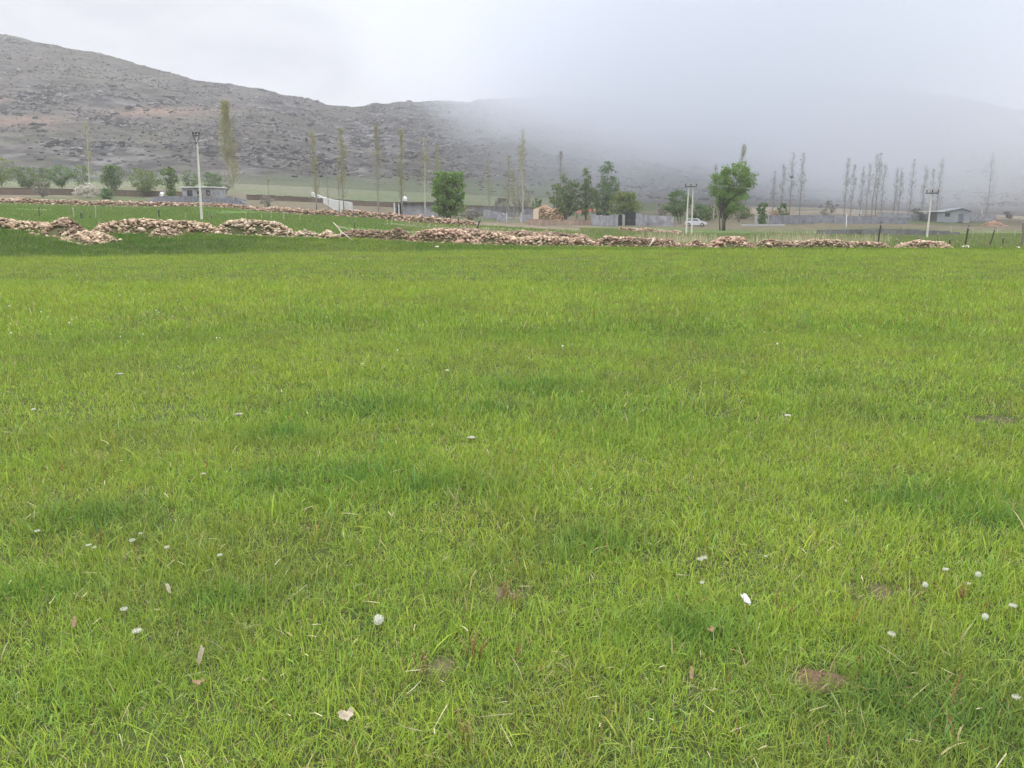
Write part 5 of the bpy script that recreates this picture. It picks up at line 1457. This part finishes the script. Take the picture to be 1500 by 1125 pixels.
R_ = [(1286, 352, 325, 'dark crooked fence post with a bent top right of the long tan wall', M_dwood, .075, .10, 47), (1318, 349, 328, 'thin grey fence post left of the slanting utility pole', M_wood, .05, .06, 62),
      (1314, 353, 349, 'short pale peg stump left of the slanting utility pole', M_wood, .06, 0, 50), (1345, 355, 346, 'short dark stake on the stones left of the slanting utility pole base', M_dwood, .05, 0, 47),
      (1373, 354, 340, 'reddish brown stake right of the slanting utility pole base', M_wood, .06, .05, 47), (1390, 355, 349, 'tiny dark stump right of the reddish brown stake', M_dwood, .08, .1, 47),
      (1413, 353, 330, 'thick dark fence post leaning right over a pale stone near the right edge', M_dwood, .08, .18, 46.5), (1449, 354, 333, 'slender dark fence post leaning strongly right near the right edge', M_dwood, .05, .28, 46.5),
      (1468, 354, 346, 'short dark leaning stake between the last two right fence posts', M_dwood, .06, .12, 47), (1496, 353, 322, 'tall grey fence post cut by the right edge of the photo', M_wood, .09, .08, 47),
      (1393, 341, 331, 'thin white stake in the pasture below the blue grey shed', M_pwood, .05, 0, None), (1425, 346, 334, 'white stake pair leader behind the thick leaning post', M_pwood, .05, 0, None),
      (1440, 346, 333, 'white stake just left of the slender leaning post', M_pwood, .05, 0, None), (1461, 347, 336, 'white stake just right of the slender leaning post', M_pwood, .05, .08, None),
      (1486, 348, 337, 'white stake left of the tall grey right edge post', M_pwood, .045, .1, None), (1240, 334, 313, 'tall thin white marker post in front of the bluish grey block wall', M_white, .09, 0, None)]
for px, py, top, lab, m_, r_, ln, Y_ in R_: post(px, py, top, lab, m_, r_ if Y_ else r_ * 1.6, ln, Y=Y_)
p = gnd(1416, 45.4)
for px, Y_, s, lab in ((1415, 45.2, .24, 'pale boulder at the foot of the thick leaning fence post'), (1448, 45.4, .15, 'flat pale stone at the foot of the slender leaning fence post'),
                       (1466, 45, .13, 'small white stone between the last two right fence posts'), (1491, 44.8, .15, 'small round stone low on the bank at the right edge'),
                       (1408, 70, .28, 'white stone lying in the pasture behind the thick leaning post'), (640, 40, .10, 'white stone on the grass below the pinkish wall')):
    p = gnd(px, Y_)
    me = rocks_mesh('boulder', np.array([[0, 0, s * .3]]), np.array([[s * 1.3, s, s * .7]]), np.array([.4]), np.array([[.60, .53, .44]]), ICO2, None, .14, int(px))
    o = link('boulder', me, M_stone); o.location = p; tag(o, lab, 'stone', 'loose pale stones')

# fallen branch and a leaning stick on the wall
p = gnd(502, 41.2); b = MB(); k = msz(1, 41.2)
def V3(px, py, Y): return at(px, py, Y) - p
b.tube([V3(488, 326, 42.6), V3(495, 333, 42), V3(500, 340, 41.6), V3(506, 344, 41), V3(516, 352, 40)], [.022, .032, .036, .03, .013], 7)
b.tube([V3(495, 333, 42), V3(503, 333, 41.6), V3(512, 338, 41.2)], [.03, .022, .01], 5)
b.tube([V3(500, 340, 41.6), V3(497, 347, 41)], [.03, .012], 5); b.tube([V3(506, 344, 41), V3(516, 343, 41)], [.025, .01], 5)
o = b.build('dead_branch', M_pwood, None, True); o.location = p; tag(o, 'bleached forked dead branch fallen over the stone wall', 'branch')
p = gnd(955, 43); b = MB(); b.tube([V3(950, 362, 42.6), V3(955, 355, 43), V3(959, 348, 43.6)], [.035, .045, .035], 6); b.tube([V3(955, 355, 43), V3(961, 350, 43.3)], [.03, .015], 5)
o = b.build('leaning_stick', M_pwood, None, True); o.location = p; tag(o, 'pale stout stick leaning on the low mossy stone wall', 'stick')

# tall dry reeds behind the wall at right
r = np.random.default_rng(77); n = 2600
px = np.concatenate([r.uniform(930, 1310, 1700), r.normal(1170, 40, 400), r.normal(1000, 25, 500)]); Y = r.uniform(46.5, 62, n); X = (px - 750) / F * Y * CP
z = HZ(X, Y); L = r.uniform(.25, .85, n) * (.5 + fbm(X / 2.5, Y / 5, 801, 2)); az = r.uniform(0, 6.283, n); ln = r.uniform(0, .3, n)
bp = np.stack([X, Y, z - .02], 1); wv = np.stack([np.cos(az), np.sin(az), 0 * az], 1) * .009
tip = bp + np.stack([np.sin(az) * ln * L, np.cos(az) * ln * L, L], 1)
V = np.stack([bp - wv, bp + wv, tip + wv, tip - wv], 1).reshape(-1, 3)
g_ = r.uniform(.6, 1.2, n)[:, None] * np.array([[.50, .45, .30]])
me = mesh_np('dry_reeds', V, None, {'gc': ('FLOAT_COLOR', np.repeat(np.concatenate([g_, np.ones((n, 1))], 1)[:, None], 4, 1).reshape(-1, 4))}, False, np.arange(4 * n).reshape(-1, 4))
tag(link('dry_reeds', me, M_grass), 'pale dry grass stalks standing behind the low wall at right', 'grass', kind='stuff')

# ------------------------------------------------------------------ foreground: dandelion clocks, scraps, dung
M_stem = nmat('flower_stem', (.16, .12, .05), (.20, .19, .07), 20, .7)
M_fluff = leafmat('seed_fluff', (.66, .66, .58), (.76, .76, .69), (.84, .84, .78), .3)
M_seedc = nmat('seed_core', (.20, .16, .09), (.34, .30, .20), 60, .9)
def dandelion_proto(R0, h, full):
    rr = random.Random(int(R0 * 1e5) + full)
    t = bpy.data.objects.new('dandelion', None)
    b = MB(); b.tube([(.012, .004, -.01), (.004, .001, h * .5), (0, 0, h)], [.0022, .0018, .0016], 6); st = b.build('stem', M_stem, t, True)
    b = MB(); b.sphere((0, 0, h), R0 * (.27 if full else .33), 8, 6); co = b.build('seed_core', M_seedc, t, True)
    V, Q, rn = [], [], []
    nf = 105 if full else 95
    for i in range(nf):
        zz = 1 - 2 * (i + .5) / nf; a = i * 2.39996
        if not full and (zz < -.1 or zz > .80): continue
        q = math.sqrt(1 - zz * zz); d = Vector((q * math.cos(a), q * math.sin(a), zz))
        u = d.orthogonal().normalized(); w = d.cross(u)
        c = Vector((0, 0, h)) + (d if full else Vector((d.x, d.y, d.z * .55))) * R0 * rr.uniform(.78, 1.0)
        for j in range(5):                           # a parasol of five fine hairs
            an = 2 * math.pi * j / 5 + rr.random()
            e = (u * math.cos(an) + w * math.sin(an)) * R0 * .30 + d * R0 * .09
            s = d.cross(e).normalized() * R0 * .035
            o = len(V); V += [tuple(c - s), tuple(c + s), tuple(c + e)]; Q.append((o, o + 1, o + 2)); rn += [rr.random()] * 3
        s = u * R0 * .012; o = len(V)
        cc = Vector((0, 0, h)) + d * R0 * .2
        V += [tuple(cc - s), tuple(cc + s), tuple(c)]; Q.append((o, o + 1, o + 2)); rn += [.3] * 3
    me = bpy.data.meshes.new('seed_head'); me.from_pydata(V, [], Q)
    a_ = me.attributes.new('rnd', 'FLOAT', 'POINT'); a_.data.foreach_set('value', np.array(rn, np.float32))
    link('seed_head', me, M_fluff, t)
    return t
PR = [dandelion_proto(.021, .10, 1), dandelion_proto(.018, .085, 0), dandelion_proto(.015, .07, 0)]
GD = 'dandelion seed heads in the grass'
DD = [(553, 907, 0, 1.15, 'largest round dandelion clock, alone left of the middle in the near grass'), (201, 926, 1, 1.2, 'ring shaped white dandelion head, lower of the close pair at left'),
      (183, 893, 1, 1.0, 'half round white dandelion head, upper of the close pair at left'), (54, 778, 1, .9, 'dandelion head nearest the left edge of the photo'),
      (130, 799, 1, .85, 'flat dandelion head, left of a touching small pair at upper left'), (140, 801, 2, .8, 'tiny dandelion head, right of a touching small pair at upper left'),
      (195, 791, 1, 1.0, 'bright dandelion head between the touching small pair and the tiny flat head'), (205, 781, 2, .8, 'tiny flat dandelion head just above the bright one at left'),
      (247, 801, 2, 1.1, 'small dandelion head right of the bright one at left'), (323, 813, 2, 1.0, 'small pale dandelion head farthest right in the left group'),
      (1026, 819, 1, 1.0, 'left head of the touching dandelion pair above the white paper scrap'), (1034, 817, 1, 1.0, 'right head of the touching dandelion pair above the white paper scrap'),
      (1388, 835, 1, .95, 'flat bright dandelion head left of the fluffy one at right'), (1433, 842, 0, .75, 'fluffy dandelion clock right of the flat bright head at right'),
      (1357, 857, 0, .7, 'faded greyish dandelion clock at right, left of the flat bright head'), (1485, 887, 1, 1.05, 'dandelion head nearest the right edge of the photo'),
      (1442, 901, 0, .75, 'dull round dandelion clock below left of the right edge head'), (1303, 927, 1, 1.0, 'low grey white dandelion head above and right of the dung pat'),
      (1420, 855, 2, .8, 'tiny dull dandelion head between the fluffy clock and the dull round clock'), (1122, 815, 2, .7, 'tiny yellowish dandelion head right of the touching pair'),
      (1492, 1022, 1, .9, 'pale dandelion head low at the right edge near the bottom'), (655, 543, 1, 1.3, 'distant white dandelion head in the middle of the field'),
      (533, 533, 1, 1.2, 'distant dandelion head left of the middle of the field'), (1153, 609, 1, 1.6, 'white dandelion head in the dark grass right of the middle'),
      (50, 600, 2, 1.5, 'distant dandelion head near the left edge at mid height'), (1030, 853, 2, .9, 'dandelion bud below the touching dandelion pair')]
def put_dandelion(px, py, kind, sc_, label, group):
    p = field_pt(px, py)
    src = PR[kind]; t = src.copy(); COL.objects.link(t)
    for ch in src.children: copy_tree(ch, t)
    sc_ *= .82
    hh = (.10, .085, .07)[kind] * sc_
    f = hh / max(.2, CAMH)                       # the head, not the foot, sits on the sight line
    t.location = (p.x * (1 - f), p.y * (1 - f), float(HZ(np.array([p.x * (1 - f)]), np.array([p.y * (1 - f)]))[0]))
    t.scale = (sc_,) * 3; t.rotation_euler = (random.uniform(-.12, .12), random.uniform(-.12, .12), random.uniform(0, 6))
    return tag(t, label, 'dandelion', group)
for a in DD: put_dandelion(*a, GD)
for src in PR:
    for ch in list(src.children): bpy.data.objects.remove(ch)
    bpy.data.objects.remove(src)
# far seed heads, only white dots at that distance
far_me = None
b = MB(); b.tube([(0, 0, 0), (0, 0, .06)], [.002, .002], 4); b.sphere((0, 0, .07), .015, 7, 5); far_o = b.build('dandelion', M_fluff, None, True)
r = np.random.default_rng(5)
fpx = np.concatenate([r.uniform(0, 260, 26), r.uniform(300, 1500, 26)]); fpy = np.concatenate([r.uniform(395, 500, 26), r.uniform(385, 520, 26)])
for i in range(len(fpx)):
    o = far_o if i == 0 else far_o.copy()
    if i: COL.objects.link(o)
    o.location = field_pt(fpx[i], fpy[i]); o.scale = (r.uniform(.5, .95),) * 3
    tag(o, 'tiny white dandelion dot far out in the field', 'dandelion', 'distant dandelions scattered over the field')

def scrap(name, px, py, outline, m, label, cat, curl=.4, lift=.03, rz=0.0, thick=.0012, tilt=.4):
    p = field_pt(px, py); n = 8
    (w, l) = outline; vs = []
    for i in range(n + 1):
        for j in range(n + 1):
            u, v = i / n * 2 - 1, j / n * 2 - 1
            ww = w * (1 - .45 * abs(v) ** 2) * (1 + .12 * math.sin(7 * v + px))
            x, y = u * ww, v * l
            z = curl * (u * u) * w + .3 * curl * l * math.sin(2.5 * v + u) + .15 * w * math.sin(5 * u + 3 * v)
            vs.append((x, y * math.cos(tilt), z + (y + l) * math.sin(tilt)))
    fs = [(i * (n + 1) + j, (i + 1) * (n + 1) + j, (i + 1) * (n + 1) + j + 1, i * (n + 1) + j + 1) for i in range(n) for j in range(n)]
    b = MB(); b.add(vs, fs); o = b.build(name, m, None, True)
    s_ = o.modifiers.new('thickness', 'SOLIDIFY'); s_.thickness = thick
    o.location = p + Vector((0, 0, lift)); o.rotation_euler = (0, 0, rz)
    return tag(o, label, cat)
M_paper = nmat('white_paper', (.46, .46, .44), (.56, .56, .54), 40, .8)
M_leafd = nmat('dry_leaf', (.25, .21, .15), (.40, .34, .25), 60, .85)
M_leafb = nmat('brown_leaf', (.20, .13, .07), (.32, .22, .13), 60, .85)
scrap('paper_scrap', 1091, 897, (.014, .024), M_paper, 'crumpled white paper scrap in the grass right of the middle', 'paper', .7, .045, .5)
scrap('dry_leaf', 296, 982, (.011, .026), M_leafd, 'pale curled dry leaf standing upright in the near grass at left', 'leaf', 1.0, .035, -.3, tilt=.9)
scrap('dry_leaf', 508, 1069, (.024, .017), M_leafd, 'broad pinkish dry leaf near the bottom edge left of the middle', 'leaf', .4, .045, .3, tilt=.3)
scrap('dry_leaf', 292, 1012, (.02, .007), M_leafb, 'narrow brown dry leaf below the pale curled leaf', 'leaf', .4, .03, .1, tilt=.2)
scrap('dry_leaf', 111, 930, (.007, .02), M_leafb, 'small orange brown leaf at lower left', 'leaf', .5, .04, .2, tilt=.8)
scrap('dry_leaf', 1040, 936, (.016, .008), M_leafb, 'reddish curled leaf below the white paper scrap', 'leaf', .5, .035, .5, tilt=.3)
scrap('dry_leaf', 1012, 1005, (.006, .02), M_leafb, 'tan sliver of leaf left of the dung pat', 'leaf', .4, .035, -.3, tilt=.8)
scrap('dry_leaf', 248, 876, (.007, .024), M_leafd, 'pale split straw leaf right of the close dandelion pair', 'leaf', .5, .03, .7, tilt=.6)
for px, py, s, lab in ((175, 553, .06, 'flat pale stone lying in the grass at left'), (350, 613, .055, 'flat white stone in the grass left of the middle'), (690, 648, .05, 'flat grey stone in the middle of the field'),
                       (298, 702, .03, 'small pale chip of stone in the yellowish grass')):
    p = field_pt(px, py)
    me = rocks_mesh('flat_stone', np.array([[0, 0, .035]]), np.array([[s * .7, s * .4, s * .22]]), np.array([.3]), np.array([[.30, .28, .24]]), ICO2, None, .15, int(px))
    o = link('flat_stone', me, M_stone); o.location = p; tag(o, lab, 'stone', 'flat stones in the field')
# dried dung pat
p = field_pt(1203, 998); b = MB(); n = 26; rings = 9; vs = []; fs = []
for i in range(rings):
    f = i / (rings - 1)
    for j in range(n):
        a = 2 * math.pi * j / n
        rad_ = (1 + .16 * math.sin(3 * a + 1) + .09 * math.sin(7 * a) + random.uniform(-.05, .05)) * f
        vs.append((.085 * rad_ * math.cos(a), .07 * rad_ * math.sin(a), .015 * (1 - f ** 3.5) + .006 * math.sin(16 * f + 2 * a) * (1 - f) + random.uniform(-.0035, .0035)))
for i in range(rings - 1):
    for j in range(n): fs.append((i * n + j, (i + 1) * n + j, (i + 1) * n + (j + 1) % n, i * n + (j + 1) % n))
b.add(vs, fs)
o = b.build('dung_pat', nmat('dried_dung', (.060, .038, .022), (.16, .10, .060), 70, .95, bump=.006, stretch=(1, 3, 1)), None, True); o.location = p + Vector((0, 0, .002))
tag(o, 'flat reddish brown dried dung pat in the near grass at right', 'dung')
# red stemmed weeds
M_redst = nmat('red_stem', (.18, .08, .035), (.27, .14, .06), 30, .7)
M_bud = nmat('weed_bud', (.22, .17, .08), (.36, .28, .14), 30, .8)
for px, py, n, h, lab in ((742, 885, 11, .085, 'tallest cluster of reddish weed stems in the middle of the near grass'), (692, 965, 9, .10, 'bent reddish weed stems below the middle cluster'),
                          (553, 885, 6, .07, 'thin reddish weed stems beside the largest dandelion clock'), (1140, 905, 5, .09, 'sparse reddish weed stems right of the white paper scrap'),
                          (682, 1095, 5, .10, 'single upright reddish weed near the bottom edge'), (618, 985, 8, .06, 'low reddish weed tuft between the bent stems and the dandelion clock'),
                          (1400, 880, 9, .075, 'reddish weed stems under the fluffy dandelion clock at right')):
    p = field_pt(px, py); rr = random.Random(px)
    root = thing('red_weed', p, lab, 'weed', 'reddish weeds in the near grass')
    b, c = MB(), MB()
    for i in range(n):
        x, y = rr.gauss(0, .025), rr.gauss(0, .025); dx, dy = rr.gauss(0, .025), rr.gauss(0, .025); hh = h * rr.uniform(.6, 1.2)
        b.tube([(x, y, -.01), (x + dx * .4, y + dy * .4, hh * .55), (x + dx, y + dy, hh)], [.0019, .0016, .0012], 5)
        c.sphere((x + dx, y + dy, hh), .003, 6, 5, (1, 1, 1.5))
    b.build('stems', M_redst, root, True); c.build('buds', M_bud, root, True)

# loose straw lying on the grass
r = np.random.default_rng(91); n = 520
Y = 1.6 + r.uniform(0, 1, n) ** 1.7 * 14; X = r.uniform(-.72, .72, n) * Y
z = HZ(X, Y) + r.uniform(.02, .07, n); az = r.uniform(0, 6.283, n); L = np.exp(r.normal(-3.85, .45, n)); w = r.uniform(.0008, .0017, n) * (1 + Y / 10)
d = np.stack([np.cos(az), np.sin(az), r.normal(0, .35, n)], 1) * L[:, None]; s = np.stack([-np.sin(az), np.cos(az), 0 * az], 1) * w[:, None]
c0 = np.stack([X, Y, z], 1); bend = np.array([0, 0, 1]) * (L * r.uniform(-.1, .25, n))[:, None]
V = np.stack([c0 - d - s, c0 - d + s, c0 + bend + s, c0 + bend - s, c0 + d + s * .4, c0 + d - s * .4], 1)
q = np.concatenate([np.arange(n)[:, None] * 6 + np.array([[0, 1, 2, 3]]), np.arange(n)[:, None] * 6 + np.array([[3, 2, 4, 5]])])
tint = np.array([[.52, .46, .30]]) * r.uniform(.55, 1.25, n)[:, None]
me = mesh_np('straw', V.reshape(-1, 3), None, {'gc': ('FLOAT_COLOR', np.repeat(np.concatenate([tint, np.ones((n, 1))], 1)[:, None], 6, 1).reshape(-1, 4))}, False, q)
tag(link('straw', me, M_grass), 'loose pale straw lying over the grass', 'straw', kind='stuff')


# ------------------------------------------------------------------ air: thin haze everywhere, and the cloud that lies on the hills
def volume_box(name, lo, hi, label):
    b = MB(); c = [(l + h) / 2 for l, h in zip(lo, hi)]; d = [h - l for l, h in zip(lo, hi)]
    b.box((0, 0, 0), d)
    o = b.build(name, None); o.location = c
    return tag(o, label, 'haze' if name == 'haze' else 'fog', kind='stuff')
hz = volume_box('haze', (-1500, -60, -8), (1500, 1650, 205), 'thin pale haze lying over the whole valley')
m, n_, l_, out = newmat('haze_air')
pv = n_.new('ShaderNodeVolumePrincipled'); pv.inputs['Color'].default_value = (0.97, 0.98, 1.0, 1)
pv.inputs['Density'].default_value = 0.0003; pv.inputs['Anisotropy'].default_value = 0.2
l_.new(pv.outputs[0], out.inputs['Volume']); hz.data.materials.append(m)

fog = volume_box('fog_bank', (-260, 140, -1.5), (900, 980, 330), 'grey cloud lying over the hill at the right')
m, n_, l_, out = newmat('fog_air')
pv = n_.new('ShaderNodeVolumePrincipled'); pv.inputs['Color'].default_value = (0.908, 0.934, 0.984, 1); pv.inputs['Anisotropy'].default_value = 0.1
g = n_.new('ShaderNodeNewGeometry'); s_ = n_.new('ShaderNodeSeparateXYZ'); l_.new(g.outputs['Position'], s_.inputs[0])
ns = n_.new('ShaderNodeTexNoise'); ns.inputs['Scale'].default_value = 0.0085; ns.inputs['Detail'].default_value = 3
l_.new(g.outputs['Position'], ns.inputs['Vector'])
def math_(op, a, b=None, clamp=False):
    k = n_.new('ShaderNodeMath'); k.operation = op; k.use_clamp = clamp
    for i, v in enumerate((a, b)):
        if v is None: continue
        if isinstance(v, (int, float)): k.inputs[i].default_value = v
        else: l_.new(v, k.inputs[i])
    return k.outputs[0]
def ramp_(v, a, b):
    k = n_.new('ShaderNodeMapRange'); k.interpolation_type = 'SMOOTHSTEP'
    k.inputs['From Min'].default_value = a; k.inputs['From Max'].default_value = b
    l_.new(v, k.inputs['Value']); return k.outputs[0]
nc = math_('SUBTRACT', ns.outputs['Fac'], 0.5)
# the cloud's ragged left edge leans to the left as it rises
xq = math_('ADD', math_('SUBTRACT', s_.outputs['X'], math_('MULTIPLY', s_.outputs['Y'], 0.02)), math_('ADD', math_('MULTIPLY', s_.outputs['Z'], 0.95), math_('MULTIPLY', nc, 260.0)))
fx = ramp_(xq, -35.0, 290.0)
ftop = math_('SUBTRACT', 1.0, math_('MULTIPLY', ramp_(s_.outputs['Z'], 110.0, 240.0), 0.75))
zq = math_('ADD', s_.outputs['Z'], math_('MULTIPLY', nc, 45.0))
fz = ramp_(zq, -13.0, 36.0)
fy = ramp_(s_.outputs['Y'], 141.0, 215.0)
thin = math_('MULTIPLY', ramp_(math_('ADD', s_.outputs['X'], math_('MULTIPLY', nc, 110.0)), 120.0, 245.0), 0.90)
fy = math_('MULTIPLY', fy, math_('SUBTRACT', 1.0, thin))
dn = math_('MULTIPLY', math_('MULTIPLY', math_('MULTIPLY', fx, fz), math_('MULTIPLY', fy, ftop)), 0.0165)
l_.new(dn, pv.inputs['Density']); l_.new(pv.outputs[0], out.inputs['Volume'])
m.cycles.volume_step_rate = 0.25
fog.data.materials.append(m)
